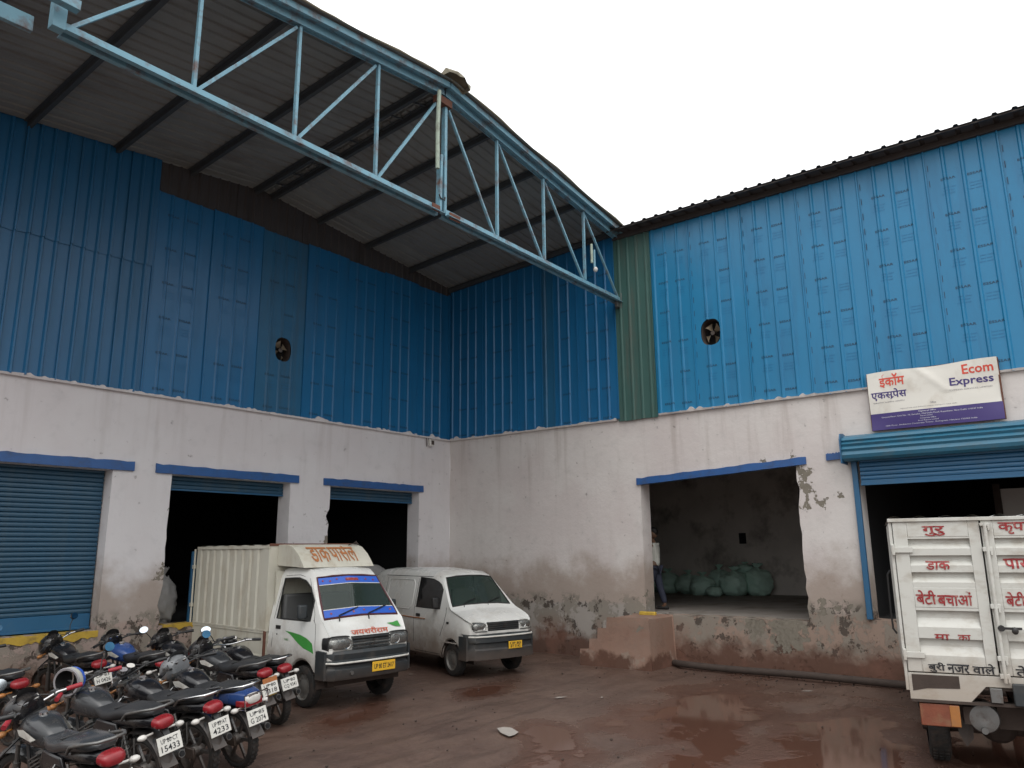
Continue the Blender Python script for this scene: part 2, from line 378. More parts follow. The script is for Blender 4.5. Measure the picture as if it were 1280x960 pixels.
m_wall_r = plaster('whitewashed_wall_right', (.62,.585,.56), (.58,.53,.51),
    [(0,-8.68,3.5,.17),(0,-8.75,3.2,.13),(0,-8.95,2.98,.10),(0,-8.72,2.95,.12),(0,-8.55,3.72,.1),(0,-8.0,3.78,.07),(0,-8.8,1.15,.13),(0,-9.05,1.2,.09),(0,-9.2,1.22,.06),(0,-5.5,1.9,.09),
     (0,-8.2,.72,.36),(0,-7.6,.75,.22),(0,-5.4,1.25,.12),(0,-9.3,3.05,.03)], 1.0, 1.1, .7, (.33,.31,.285), (.33,.225,.17))
m_steps = plaster('stained_render', (.30,.195,.150), (.25,.155,.115), [(-1.03,-5.75,.75,.06)], .05, .45)

def ground_mat(puddles):
    m = bpy.data.materials.new('wet_muddy_ground'); m.use_nodes = True; N = m.node_tree.nodes; L = m.node_tree.links
    b = N['Principled BSDF']
    geo = N.new('ShaderNodeNewGeometry'); pos = geo.outputs['Position']
    def nz(s, d=6, r=.6, sca=None):
        n = N.new('ShaderNodeTexNoise'); n.inputs['Scale'].default_value = s; n.inputs['Detail'].default_value = d; n.inputs['Roughness'].default_value = r
        if sca:
            mp = N.new('ShaderNodeMapping'); mp.inputs['Scale'].default_value = sca; mp.inputs['Rotation'].default_value = (0,0,.5); L.new(pos, mp.inputs[0]); L.new(mp.outputs[0], n.inputs['Vector'])
        else: L.new(pos, n.inputs['Vector'])
        return n.outputs[0]
    def ma(op, x, y):
        n = N.new('ShaderNodeMath'); n.operation = op
        for i, q in enumerate((x, y)):
            if isinstance(q, (int, float)): n.inputs[i].default_value = q
            else: L.new(q, n.inputs[i])
        return n.outputs[0]
    def mr(x, a, b_, c=0, d=1):
        n = N.new('ShaderNodeMapRange'); n.interpolation_type = 'SMOOTHSTEP'
        for i, q in enumerate((a, b_, c, d)): n.inputs[i+1].default_value = q
        L.new(x, n.inputs[0]); return n.outputs[0]
    def mixc(f, a, b_):
        n = N.new('ShaderNodeMixRGB')
        for i, q in enumerate((f, a, b_)):
            if isinstance(q, tuple): n.inputs[i].default_value = q+(1,)
            else: L.new(q, n.inputs[i])
        return n.outputs[0]
    wn = ma('MULTIPLY', ma('SUBTRACT', nz(.9, 7, .62), .5), 3.4)
    k = None
    for (x, y, rx, ry, a) in puddles:
        mp = N.new('ShaderNodeMapping'); mp.vector_type = 'TEXTURE'
        mp.inputs['Location'].default_value = (x, y, 0); mp.inputs['Rotation'].default_value = (0,0,a); mp.inputs['Scale'].default_value = (rx, ry, 1)
        L.new(pos, mp.inputs[0]); ln = N.new('ShaderNodeVectorMath'); ln.operation = 'LENGTH'; L.new(mp.outputs[0], ln.inputs[0])
        q = ma('SUBTRACT', 1, ln.outputs['Value']); k = q if k is None else ma('MAXIMUM', k, q)
    q = ma('ADD', k, wn)
    pud = mr(q, .0, .26)
    damp = mr(q, -.9, .0)
    c = mixc(mr(nz(.8, 5), .35, .65), (.128,.082,.063), (.088,.054,.042))
    c = mixc(ma('MULTIPLY', mr(nz(5, 9, .7), .52, .7), .6), c, (.13,.09,.07))
    c = mixc(ma('MULTIPLY', mr(nz(1.6, 7, .65), .54, .66), .5), c, (.06,.038,.03))
    trk = mr(nz(1.0, 5, .55, (.35, 2.6, 1)), .52, .60)      # smeared tyre tracks
    c = mixc(ma('MULTIPLY', trk, .45), c, (.072,.046,.036))
    grit = mr(nz(38, 3, .6), .64, .72)
    c = mixc(ma('MULTIPLY', grit, .5), c, (.20,.16,.135))
    c = mixc(ma('MULTIPLY', damp, .6), c, (.10,.048,.034))
    c = mixc(pud, c, (.095,.045,.031))
    L.new(c, b.inputs['Base Color'])
    ro = ma('ADD', ma('SUBTRACT', mr(damp, 0, 1, .42, .17), ma('MULTIPLY', trk, .10)), ma('MULTIPLY', ma('SUBTRACT', nz(9, 5), .5), .35))
    ro2 = N.new('ShaderNodeMix'); ro2.data_type = 'FLOAT'; L.new(pud, ro2.inputs[0]); L.new(ro, ro2.inputs[2]); ro2.inputs[3].default_value = .07
    L.new(ro2.outputs[0], b.inputs['Roughness']); b.inputs['Specular IOR Level'].default_value = .5
    h = ma('MULTIPLY', ma('SUBTRACT', ma('ADD', ma('MULTIPLY', nz(3, 8, .65), 1.2), nz(28, 6, .7)), ma('MULTIPLY', trk, .35)), ma('SUBTRACT', 1, pud))
    bp = N.new('ShaderNodeBump'); bp.inputs['Distance'].default_value = .02; bp.inputs['Strength'].default_value = .55
    L.new(h, bp.inputs['Height']); L.new(bp.outputs[0], b.inputs['Normal'])
    return m
m_ground = ground_mat([(-3.6,-8.2,1.9,.75,.1),(-5.0,-9.0,1.3,.3,.3),(-5.5,-10.5,2.0,.8,.15),(-3.6,-10.0,1.2,.6,0),(-6.6,-9.4,.9,.3,.6),(-6.9,-4.4,.8,.3,.5),(-4.3,-4.7,.7,.3,.2),(-3.2,-11.8,2.2,.7,0),(-9.0,-10.5,1.3,.4,.4),(-6.3,-7.6,.9,.28,.9),(-7.6,-8.3,1.1,.3,.5)])

# ------------------------------------------------------------------ ground
g = MB(); n = 60
def gz(x, y): return 0
xs = [-400,-150,-60,-30]+[-20+i*.5 for i in range(41)]+[10,60,150,400]
ys = [-400,-150,-60,-30]+[-18+i*.5 for i in range(37)]+[10,60,150,400]
vs = []
for y in ys:
    for x in xs:
        z = 0
        if -20 <= x <= 0 and -18 <= y <= 0: z = .012*noise.noise(Vector((x*.8, y*.8, 0)))-.012
        vs.append((x, y, z))
k = len(xs)
g.add(vs, [(j*k+i, j*k+i+1, (j+1)*k+i+1, (j+1)*k+i) for j in range(len(ys)-1) for i in range(k-1)])
tag(g.build('ground', m_ground, smooth=60), None, kind='structure')

# ------------------------------------------------------------------ warehouse walls
# left wall in plane y=0 (u = x), right wall in plane x=0 (u = y, running to -y); n points outwards to the yard
PL = lambda u, z, n: (u, -n, z)
PR = lambda u, z, n: (-n, u, z)
ZB = 4.92                                  # foot of the sheet cladding

def masonry(parent, m, P, u0, u1, z0, z1, ops, depth=.38, step=.16, seed=1, name='masonry_wall'):
    rnd = random.Random(seed)
    us = set(); zs = set()
    def fill(s, a, b):
        k = max(1, round((b-a)/step)); s.update(round(a+(b-a)*i/k, 4) for i in range(k+1))
    ub = sorted({u0, u1}|{o[0] for o in ops}|{o[1] for o in ops}); zb = sorted({z0, z1}|{o[2] for o in ops}|{o[3] for o in ops})
    for a, b in zip(ub, ub[1:]): fill(us, a, b)
    for a, b in zip(zb, zb[1:]): fill(zs, a, b)
    us = sorted(us); zs = sorted(zs); off = {}
    def inside(u, z): return any(o[0] < u < o[1] and o[2] < z < o[3] for o in ops)
    mb = MB(); idx = {}
    for j, z in enumerate(zs):
        for i, u in enumerate(us):
            du = dz = 0
            for o in ops:
                if o[2]-1e-3 <= z <= o[3]+1e-3:
                    if abs(u-o[0]) < 1e-3: du = -rnd.random()**3*o[4]
                    if abs(u-o[1]) < 1e-3: du = rnd.random()**3*o[5]
                if o[0]-1e-3 <= u <= o[1]+1e-3:
                    if abs(z-o[2]) < 1e-3: dz = rnd.uniform(-1, .6)*.015
                    if abs(z-o[3]) < 1e-3 and len(o) > 6: dz = (o[6]+(o[7]-o[6])*(u-o[0])/(o[1]-o[0]))
            idx[i, j] = len(mb.v); mb.v.append(P(u+du, z+dz, .010*noise.noise(Vector((u*1.3, z*1.3, seed)))))
            off[i, j] = (u+du, z+dz)
    for j in range(len(zs)-1):
        for i in range(len(us)-1):
            if inside((us[i]+us[i+1])/2, (zs[j]+zs[j+1])/2): continue
            mb.f.append((idx[i,j], idx[i+1,j], idx[i+1,j+1], idx[i,j+1]))
    for o in ops:
        i0 = us.index(round(o[0], 4)); i1 = us.index(round(o[1], 4)); j0 = zs.index(round(o[2], 4)); j1 = zs.index(round(o[3], 4))
        def strip(keys, mb=mb):
            for a, b in zip(keys, keys[1:]):
                pa, pb = off[a], off[b]; va, vb = mb.v[idx[a]], mb.v[idx[b]]
                sa = (us[a[0]], pa[1]); sb = (us[b[0]], pb[1])
                mb.add([va, vb, P(pb[0]*.4+sb[0]*.6, sb[1], -.06), P(pa[0]*.4+sa[0]*.6, sa[1], -.06)], [(0,1,2,3)])
                mb.add([P(pa[0]*.4+sa[0]*.6, sa[1], -.06), P(pb[0]*.4+sb[0]*.6, sb[1], -.06), P(sb[0], sb[1], -depth), P(sa[0], sa[1], -depth)], [(0,1,2,3)])
        strip([(i0, j) for j in range(j0, j1+1)]); strip([(i1, j) for j in range(j0, j1+1)])
        strip([(i, j0) for i in range(i0, i1+1)]); strip([(i, j1) for i in range(i0, i1+1)])
    return mb.build(name, m, parent, smooth=25)

def sheet(parent, m, P, u0, u1, zb, zt, n0=.035, pitch=.28, rh=.026, name='cladding_sheet', hole=None, seed=0, rib0=None, seam=True, label=None, ragged=.012):
    """vertical profiled sheet between u0<u1, zt may be a function of u; ribs stand out to the yard"""
    rnd = random.Random(seed*31+5)
    pr = [(u0, 0)]
    if seam: pr += [(u0, rh), (u0+.022, rh), (u0+.04, 0)]
    r = u0+(pitch if rib0 is None else rib0)
    while r < u1-.05:
        pr += [(r-.036, 0), (r-.014, rh), (r+.014, rh), (r+.036, 0)]; r += pitch
    pr.append((u1+.008, 0))
    prof = [pr[0]]
    for q in pr[1:]:
        if q[0] >= prof[-1][0]-1e-6: prof.append(q)
    def H(u):
        for a, b in zip(prof, prof[1:]):
            if a[0] <= u <= b[0]+1e-9: return a[1]+(b[1]-a[1])*((u-a[0])/(b[0]-a[0]) if b[0] > a[0] else 1)
        return 0
    pts = list(prof)
    if hole:
        hu, hz, ru, rz = hole
        k = 22
        for i in range(k+1):
            u = hu+ru*math.cos(PI*i/k); pts.append((u, H(u)))
        pts.sort(key=lambda q: q[0])
    top = zt if callable(zt) else (lambda u: zt)
    mb = MB()
    nrow = 9
    def colv(u, h, a, b):
        s = []
        for t in range(nrow+1):
            z = a+(b-a)*t/nrow
            s.append(P(u, z, n0+h+.004*noise.noise(Vector((u*1.6, z*.9, seed*3.1)))))
        return s
    def strip(u_a, h_a, u_b, h_b, za0, za1, zb0, zb1):
        A = colv(u_a, h_a, za0, za1); B = colv(u_b, h_b, zb0, zb1)
        mb.add(A+B, [(t, nrow+1+t, nrow+2+t, t+1) for t in range(nrow)])
    for (a, ha), (b, hb) in zip(pts, pts[1:]):
        za = zb+ragged*math.sin(a*9+seed)*.5; zc = zb+ragged*math.sin(b*9+seed)*.5
        mid = (a+b)/2
        if hole and abs(mid-hu) < ru:
            f = lambda u: rz*max(0, 1-(abs(u-hu)/ru)**2.6)**(1/2.6)
            strip(a, ha, b, hb, za, hz-f(a), zc, hz-f(b)); strip(a, ha, b, hb, hz+f(a), top(a), hz+f(b), top(b))
        elif b-a > 1e-5 or ha != hb:
            strip(a, ha, b, hb, za, top(a), zc, top(b))
    o = mb.build(name, m, parent, smooth=20, label=label)
    _prof[o.name] = (H, seed)
    return o
_prof = {}

def sheet_print(sh, P, u0, dirn, rows, zoff=0, n0=.035, dash=True, zmin=ZB, hole=None, cols=(.33, .71)):
    """ink on one sheet: pairs of maker's words with fainter lines of small print below; text reads along `dirn`"""
    rnd = random.Random(int(abs(u0)*100)+7)
    a = MB(); b = MB()
    U = Vector(P(1, 0, 0))-Vector(P(0, 0, 0)); V = Vector((0,0,1))
    U = U*dirn; H, seed = _prof[sh.name]
    def ink(mb, body, u, z, w_, h_, bold=0):      # lies on the profiled face
        vs, fs = glyphs(body, bold); out = []
        for p, q in vs:
            uu = u+dirn*(p-.5)*w_; zz = z+(q-.5)*h_
            out.append(P(uu, zz, n0+H(uu)+.0035+.004*noise.noise(Vector((uu*1.6, zz*.9, seed*3.1)))))
        mb.add(out, fs)
    for z in rows:
        for ci, c in enumerate(cols):
            u = u0+c; zz = z+zoff+(.02 if ci else 0)
            if hole and abs(u-hole[0]) < hole[2]+.12 and abs(zz-.1-hole[1]) < hole[3]+.18: continue
            if rnd.random() > .05: ink(a, 'ESSAR', u, zz, .225, .043, .012)
            for q in range(3):
                zq = zz-.16-q*.055
                if zq < ZB+.06: continue
                ink(b, 'colour coated' if q != 1 else 'steel sheet', u+.01*q, zq, .2-.03*(q % 2), .028)
    if dash:
        z = zmin+.25
        while z < rows[0]+.5:
            if rnd.random() > .12: a.box(P(u0-.035, z, n0+.006), [abs(x) for x in (Vector(P(.011, .12, .003))-Vector(P(0,0,0)))])
            z += .29
    a.build('printed_words', m_print, sh, kind='stuff'); b.build('small_print', m_print2, sh, kind='stuff')

ROWS = [8.36-.655*i for i in range(6)]
def roof_z(x, y):
    """height of the underside of the canopy purlins"""
    d = 5.75-abs(x+5.75)
    t = min(1.1, max(0, -y/5.06))
    return (8.84+.105*d)*(1-t)+(9.08+.125*d)*t

# ---- left wing
WL = thing('warehouse', 'far warehouse wing under the canopy, three dock doors below blue sheets', 'warehouse', (0,0,0))
doorsL = [(-10.95,-8.28,1.0,3.56,.0,.0), (-7.25,-4.75,1.0,3.56,.07,.01), (-3.74,-1.08,1.0,3.56,.10,.01)]
masonry(WL, m_wall_l, PL, -14.5, 0, -.1, 5.02, doorsL, seed=3)
u = -7.98
k = 0
while u < -.02:
    u1 = min(u+1.12, -.005)
    hole = (-5.12, 6.27, .20, .25) if u < -5.12 < u1 else None
    if hole: hole = (-5.12, 6.27, .19, .25)
    s = sheet(WL, m_dullblue if k == 2 else m_blue_shade, PL, u, u1, ZB, 8.72+(.03 if k % 2 else 0), n0=.03+.005*(k % 2), seed=k+1, hole=hole)
    sheet_print(s, PL, u, 1, [r for r in ROWS if r < 8.5], -.05, n0=.03+.005*(k % 2), dash=False, hole=hole, cols=(.33,.71) if u1-u > .9 else (.2,))
    u = u1; k += 1
u = -14.4; k = 20
while u < -8.0:
    u1 = min(u+.84, -7.985)
    sheet(WL, m_blue_old, PL, u, u1, ZB, 7.22+.02*(u+11), n0=.03+.004*(k % 2), pitch=.21, rh=.042, seed=k, seam=True, rib0=.21)
    sheet(WL, m_blue_old, PL, u, u1, 7.18+.02*(u+11), lambda x: roof_z(x, 0)+.11, n0=.048+.004*(k % 2), pitch=.21, rh=.042, seed=k+9, rib0=.21, name='upper_cladding_sheet', ragged=.02)
    u = u1; k += 1
u = -7.98; k = 40
while u < -.02:
    u1 = min(u+1.6, -.01)
    sheet(WL, m_brown, PL, u, u1, 8.55, lambda x: roof_z(x, 0)+.11, n0=.004+.003*(k % 2), pitch=.2, rh=.02, seed=k, name='gable_sheet')
    u = u1; k += 1
# crumbs of white plaster smeared over the foot of the sheets
def mortar(parent, P, ua, ub, m_, seed):
    mb = MB(); k = int((ub-ua)/.035); rnd = random.Random(seed); h = []
    for i in range(k+1):
        u = ua+(ub-ua)*i/k; v = noise.noise(Vector((u*2.3, seed, 0)))+.6*noise.noise(Vector((u*9, seed, 3)))
        h.append((u, max(0, v-.05)*.11+rnd.random()*.008))
    for (a, p), (b, q) in zip(h, h[1:]):
        mb.add([P(a, ZB-.03, .058), P(b, ZB-.03, .058), P(b, ZB+q, .072), P(a, ZB+p, .072)], [(0,1,2,3)])
        mb.add([P(a, ZB+p, .072), P(b, ZB+q, .072), P(b, ZB+q+.004, .02), P(a, ZB+p+.004, .02)], [(0,1,2,3)])
        mb.add([P(a, ZB-.03, .0), P(b, ZB-.03, .0), P(b, ZB-.03, .058), P(a, ZB-.03, .058)], [(0,1,2,3)])
    mb.build('mortar_edge', m_, parent)
mortar(WL, PL, -14.3, -.05, m_wall_l, 3)
# concrete lintels painted blue, rough upper edge
def lintel(P, parent, ua, ub, z0a, z0b, h, n=.045, seed=0):
    rnd = random.Random(seed); mb = MB(); k = 26; vs = []
    for i in range(k+1):
        t = i/k; u = ua+(ub-ua)*t; z = z0a+(z0b-z0a)*t; j = rnd.uniform(-.010, .010)
        vs += [P(u, z, -.1), P(u, z+rnd.uniform(-.003,.003), n), P(u, z+h+j, n-.008), P(u, z+h+j+.006, -.1)]
    for i in range(k):
        for q in range(4): mb.f.append((i*4+q, i*4+(q+1) % 4, i*4+4+(q+1) % 4, i*4+4+q))
    mb.v = [tuple(p) for p in vs]; mb.f += [(3,2,1,0), (k*4, k*4+1, k*4+2, k*4+3)]
    return mb.build('lintel', m_lint, parent)
lintel(PL, WL, -11.3, -7.94, 3.565, 3.565, .155, seed=1)
lintel(PL, WL, -7.56, -4.57, 3.565, 3.565, .155, seed=2)
lintel(PL, WL, -3.93, -.97, 3.565, 3.565, .150, seed=3)
# closed roller shutter and two rolled up ones
def shutter(parent, P, ua, ub, ztop, zbot, n, foot, m1=m_slat, pitch=.075, label=None):
    mb = MB(); prof = [(0,.0), (.012,.016), (.038,.020), (.062,.014), (.072,0)]
    for i in range(len(prof)-1):
        (z0, a0), (z1, a1) = prof[i], prof[i+1]
        mb.add([P(ua, z0, n+a0), P(ub, z0, n+a0), P(ub, z1, n+a1), P(ua, z1, n+a1)], [(0,1,2,3)])
    base = MB()
    if foot: base.bb(P(ua, zbot, n-.02), P(ub, zbot+foot, n+.022)); base.bb(P(ua, zbot, n+.02), P(ub, zbot+.03, n+.05))
    else: base.bb(P(ua, zbot, n-.02), P(ub, zbot+.03, n+.03))
    o = base.build('rolling_shutter', m_slat2, parent, bevel=.004, label=label)
    z = zbot+(foot or .03); first = None
    while z < ztop:
        if first is None: first = mb.build('slat', m1, o, smooth=60); first.location.z = z
        else:
            c = first.copy(); col.objects.link(c); c.parent = o; c.location.z = z
        z += pitch
    return o
shutter(WL, PL, -10.95, -8.30, 3.62, 1.02, -.26, .24, label='closed blue roller shutter with a bright bottom plate')
shutter(WL, PL, -7.22, -4.75, 3.62, 3.30, -.25, 0, m_slat, label='rolled-up blue shutter')
shutter(WL, PL, -3.7, -1.09, 3.62, 3.30, -.25, 0, m_slat, label='rolled-up blue shutter')
# worn yellow stripe along the dock edge, ragged foot
def ragged_stripe(parent, P, ua, ub, z1, zlo, seed, n=.013):
    rnd = random.Random(seed); mb = MB(); k = int((ub-ua)/.05); zz = zlo
    a = []
    for i in range(k+1):
        u = ua+(ub-ua)*i/k; zz = zlo+.035*noise.noise(Vector((u*4, seed, 0)))+.02*rnd.uniform(-1,1)
        a.append((u, zz))
    for (p, q), (r_, s) in zip(a, a[1:]):
        mb.add([P(p, q, n), P(r_, s, n), P(r_, z1, n+.002), P(p, z1, n+.002)], [(0,1,2,3)])
        mb.add([P(p, z1, n+.002), P(r_, z1, n+.002), P(r_, z1+.002, -.2), P(p, z1+.002, -.2)], [(0,1,2,3)])
    return mb.build('edge_stripe', m_yellow, parent)
ragged_stripe(WL, PL, -12.5, -8.26, 1.0, .89, 2)
ragged_stripe(WL, PL, -7.2, -6.2, 1.0, .93, 5)
# rooms behind the doors
mb = MB(); mb.bb((-14.5,.39,.95),(-.05,.45,.99)); mb.v = []; mb.f = []
def room(parent, x0, x1, y0, y1, z0, z1, mw, mf, skip):
    w_ = MB(); f = MB(); c = MB()
    f.bb((x0, y0, z0-.1), (x1, y1, z0)); c.bb((x0, y0, z1), (x1, y1, z1+.1))
    if 'x0' not in skip: w_.bb((x0-.1, y0, z0), (x0, y1, z1))
    if 'x1' not in skip: w_.bb((x1, y0, z0), (x1+.1, y1, z1))
    if 'y0' not in skip: w_.bb((x0, y0-.1, z0), (x1, y0, z1))
    if 'y1' not in skip: w_.bb((x0, y1, z0), (x1, y1+.1, z1))
    w_.build('inner_wall', mw, parent); f.build('inner_floor', mf, parent); c.build('inner_ceiling', mw, parent)
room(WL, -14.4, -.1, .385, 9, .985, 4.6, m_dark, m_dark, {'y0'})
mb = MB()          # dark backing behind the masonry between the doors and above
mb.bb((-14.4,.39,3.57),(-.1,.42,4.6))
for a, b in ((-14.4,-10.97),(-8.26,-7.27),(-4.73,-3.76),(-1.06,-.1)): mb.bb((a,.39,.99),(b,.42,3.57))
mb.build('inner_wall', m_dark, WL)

# ---- right wing
WR = thing('warehouse', 'right warehouse wing with bright blue sheets, open dock and half raised shutter', 'warehouse', (0,0,0))
doorsR = [(-15.2,-9.64,1.0,3.78,.0,.0), (-8.57,-5.37,.92,3.70,.06,.012,-.02,-.13)]
masonry(WR, m_wall_r, PR, -17, 0, -.1, 5.02, doorsR, seed=8)
# under the canopy
edges = [(-1.13,-.01,m_dullblue), (-2.25,-1.13,m_blue), (-2.95,-2.25,m_blue), (-3.30,-2.95,m_dullblue), (-3.95,-3.30,m_blue), (-4.97,-3.95,m_blue)]
for k, (a, b, mm) in enumerate(edges):
    s = sheet(WR, mm if b-a < .5 else m_blue_shade, PR, a, b, ZB, lambda y: roof_z(-.02, y)+.115, n0=.03+.005*(k % 2), seed=60+k, pitch=.26, label='narrow soiled grey sheet' if b-a < .5 else None)
    if b-a > .5: sheet_print(s, PR, a, -1, [r for r in ROWS if r < 8.6], -.1, n0=.03+.005*(k % 2), dash=False, cols=(.3,.66) if b-a > .9 else (.33,))
sheet(WR, m_green, PR, -5.88, -4.95, 4.86, 9.03, n0=.05, pitch=.22, seed=77, label='dark green sheet', rib0=.12)
holeR = (-7.14, 6.46, .21, .27)
vR = [-5.88,-6.78,-7.92,-9.04,-10.16,-11.28,-12.40,-13.52,-14.64,-15.76,-16.88]
for k, (b, a) in enumerate(zip(vR, vR[1:])):
    hole = holeR if a < holeR[0] < b else None
    s = sheet(WR, m_blue, PR, a, b, ZB-.03, 9.03, n0=.03+.005*(k % 2), seed=80+k, hole=hole)
    sheet_print(s, PR, a, -1, ROWS, 0, n0=.03+.005*(k % 2), dash=True, zmin=ZB, hole=hole, cols=(.40,.80) if b-a > 1 else (.24,.62))
lintel(PR, WR, -8.78, -5.30, 3.665, 3.49, .135, seed=11)
lintel(PR, WR, -9.52, -9.14, 3.72, 3.70, .12, seed=12)
# shutter hood over the near door
hood = [(-.02,4.06),(.10,4.10),(.26,4.05),(.30,4.00),(.275,3.97),(.325,3.93),(.30,3.89),(.345,3.84),(.32,3.80),(.35,3.74),(.33,3.68),(.28,3.64),(-.02,3.64)]
mb = MB()
mb.prism([(a, b) for a, b in hood], -9.49, -14.6, lambda a, z, y: (-a, y, z))
mb.build('shutter_hood', m_hood, WR, smooth=25)
MB().prism([(-.02,4.12),(.12,4.14),(.30,4.12),(.36,4.02),(.36,3.60),(-.02,3.60)], -9.465, -9.488, lambda a, z, y: (-a, y, z)).build('hood_end_plate', m_slat2, WR, bevel=.003)
shutter(WR, PR, -14.6, -9.70, 3.66, 3.22, .09, .09, m_slat2, label='half raised blue shutter under its hood')
for y in (-9.60, -14.7):
    MB().bb((-.07, y-.045, 1.0), (.0, y+.045, 3.66)).build('guide_rail', m_slat2, WR, bevel=.006)
# the open dock room
room(WR, .385, 7.3, -9.35, -.5, .92, 4.5, m_room, m_floor, {'x0'})
mb = MB()
mb.bb((.39,-9.35,3.74),(.42,-.5,4.5)); mb.bb((.39,-9.35,.92),(.42,-8.59,3.74)); mb.bb((.39,-5.35,.92),(.42,-.5,3.74))
mb.build('inner_wall', m_room, WR)
mb = MB()          # wall marks: conduit lines and dark scuffs on the back wall
rnd = random.Random(4)
for (y, z, dy, dz) in [(-7.3,3.1,.9,.02),(-7.3,2.75,.9,.02),(-6.88,2.9,.02,.7),(-7.75,2.9,.02,.7),(-4.6,2.45,.2,.3),(-6.3,2.6,.03,2.6),(-7.9,3.2,.25,.05),(-6.9,3.25,.3,.06)]:
    MB().box((7.285, y, z), (.02, dy, dz)).build('wall_conduit', m_cloth, WR)
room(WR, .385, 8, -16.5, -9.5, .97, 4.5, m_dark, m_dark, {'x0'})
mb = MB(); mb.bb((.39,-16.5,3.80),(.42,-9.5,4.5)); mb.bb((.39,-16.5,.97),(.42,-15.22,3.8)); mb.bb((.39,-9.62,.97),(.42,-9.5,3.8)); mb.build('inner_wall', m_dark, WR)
mortar(WR, PR, -4.9, -.05, m_wall_r, 8); mortar(WR, PR, -16.9, -5.9, m_wall_r, 12)
MB().bb((4.0,-12.9,.97),(4.1,-11.3,3.3)).build('inner_partition', m_room, WR)
for y in (-12.95,-11.25): MB().bb((3.9,y-.06,.97),(4.1,y+.06,3.4)).build('inner_door_frame', m_mud, WR)
# eave of the right wing: profiled roof sheets cantilevering over the wall
y = -4.9; k = 0
while y > -17:
    y2 = y-1.12; mb = MB(); pts = []
    q = 0
    prof = []
    yy = y
    while yy > y2+.01:
        prof += [(yy, 0), (yy-.19, 0), (yy-.21, .035), (yy-.26, .035)]; yy -= .28
    prof.append((y2-.01, 0))
    X = [(-.44, 9.09), (-.2, 9.105), (.6, 9.16), (3, 9.35)]
    for sgn in (0, -.004):
        vs = [(x, a, z+h+sgn+.006*(k % 2)) for x, z in X for a, h in prof]; m_ = len(prof)
        mb.add(vs, [(i*m_+j, i*m_+j+1, (i+1)*m_+j+1, (i+1)*m_+j) for i in range(3) for j in range(m_-1)])
    mb.build('eave_sheet', m_eave, WR, smooth=25)
    y = y2; k += 1
MB().bb((-.41,-17,9.06),(-.38,-4.9,9.082)).build('eave_angle', m_eave, WR)
MB().bb((-.10,-17,8.98),(-.03,-4.98,9.085)).build('eave_purlin', m_eave, WR)

MB().bb((-14.4,.27,4.6),(0,.33,8.6)).build('sky_leak_block', m_dark, WL)  # unseen panels added behind both claddings to block sky showing through gaps
MB().bb((.27,-17,4.6),(.33,0,9.0)).build('sky_leak_block', m_dark, WR)
# ------------------------------------------------------------------ canopy (truss, purlins, roof sheets)
CA = thing('canopy', 'pale blue steel truss canopy with grey roof sheets over the far wing', 'canopy', (-5.75,-5.06,0))
CO = Vector((5.75, 5.06, 0))
def CP(x, y, z): return (x+5.75, y+5.06, z)
nx = [-5.75+1.446*k for k in range(-4, 5)]; nx[-1] = -.02
yt = -5.06
ztop = lambda x: 9.06+.127*(5.75-abs(x+5.75))
def member(name, a, b, wd, ht, m_=m_truss, extra=None, upv=(0,0,1)):
    mb = MB(); mb.bar(a, b, wd, ht, upv)
    if extra: extra(mb)
    return mb.build(name, m_, CA, bevel=.004)
# chords: double angles with a slot between them
for (a, b) in (((-11.56,7.60),(-5.80,7.61)), ((-5.70,7.61),(-.02,7.56))):
    mb = MB()
    for dy in (-.045, .045):
        mb.bar(CP(a[0], yt+dy, a[1]), CP(b[0], yt+dy, b[1]), .012, .115)
        mb.bar(CP(a[0], yt+dy*1.0+(.03 if dy > 0 else -.03), a[1]-.052), CP(b[0], yt+dy+(.03 if dy > 0 else -.03), b[1]-.052), .07, .01)
    mb.bar(CP(a[0], yt, a[1]+.02), CP(b[0], yt, b[1]+.02), .07, .012)
    mb.build('bottom_chord', m_truss, CA)
for (a, b) in (((-11.56, ztop(-11.56)), (-5.77, ztop(-5.75))), ((-5.73, ztop(-5.75)), (.05, ztop(0)))):
    mb = MB()
    for dy in (-.05, .05):
        mb.bar(CP(a[0], yt+dy, a[1]), CP(b[0], yt+dy, b[1]), .014, .13)
    mb.bar(CP(a[0], yt-.075, a[1]+.06), CP(b[0], yt-.075, b[1]+.06), .07, .012)
    mb.bar(CP(a[0], yt, a[1]-.03), CP(b[0], yt, b[1]-.03), .09, .012)
    mb.build('top_chord', m_truss, CA)
MB().bar(CP(-11.9, yt-.16, ztop(-11.9)+.075), CP(-5.76, yt-.16, ztop(-5.75)+.075), .05, .10).build('edge_channel', m_truss, CA, bevel=.004)
MB().bar(CP(-5.74, yt-.16, ztop(-5.75)+.075), CP(.02, yt-.16, ztop(0)+.07), .05, .10).build('edge_channel', m_truss, CA, bevel=.004)
for k, x in enumerate(nx[1:-1]):
    if abs(x+5.75) < .1: continue
    member('post', CP(x, yt, 7.66), CP(x, yt, ztop(x)-.06), .045, .055, upv=(0,1,0))
for k in range(4):
    a = nx[k]; b = nx[k+1]; member('brace', CP(a+.05, yt+.012, 7.66), CP(b-.05, yt+.012, ztop(b)-.1), .045, .048, upv=(0,1,0))
    a = nx[8-k]; b = nx[7-k]; member('brace', CP(a-.05, yt+.012, 7.64), CP(b+.06, yt+.012, ztop(b)-.1), .04, .045, upv=(0,1,0))
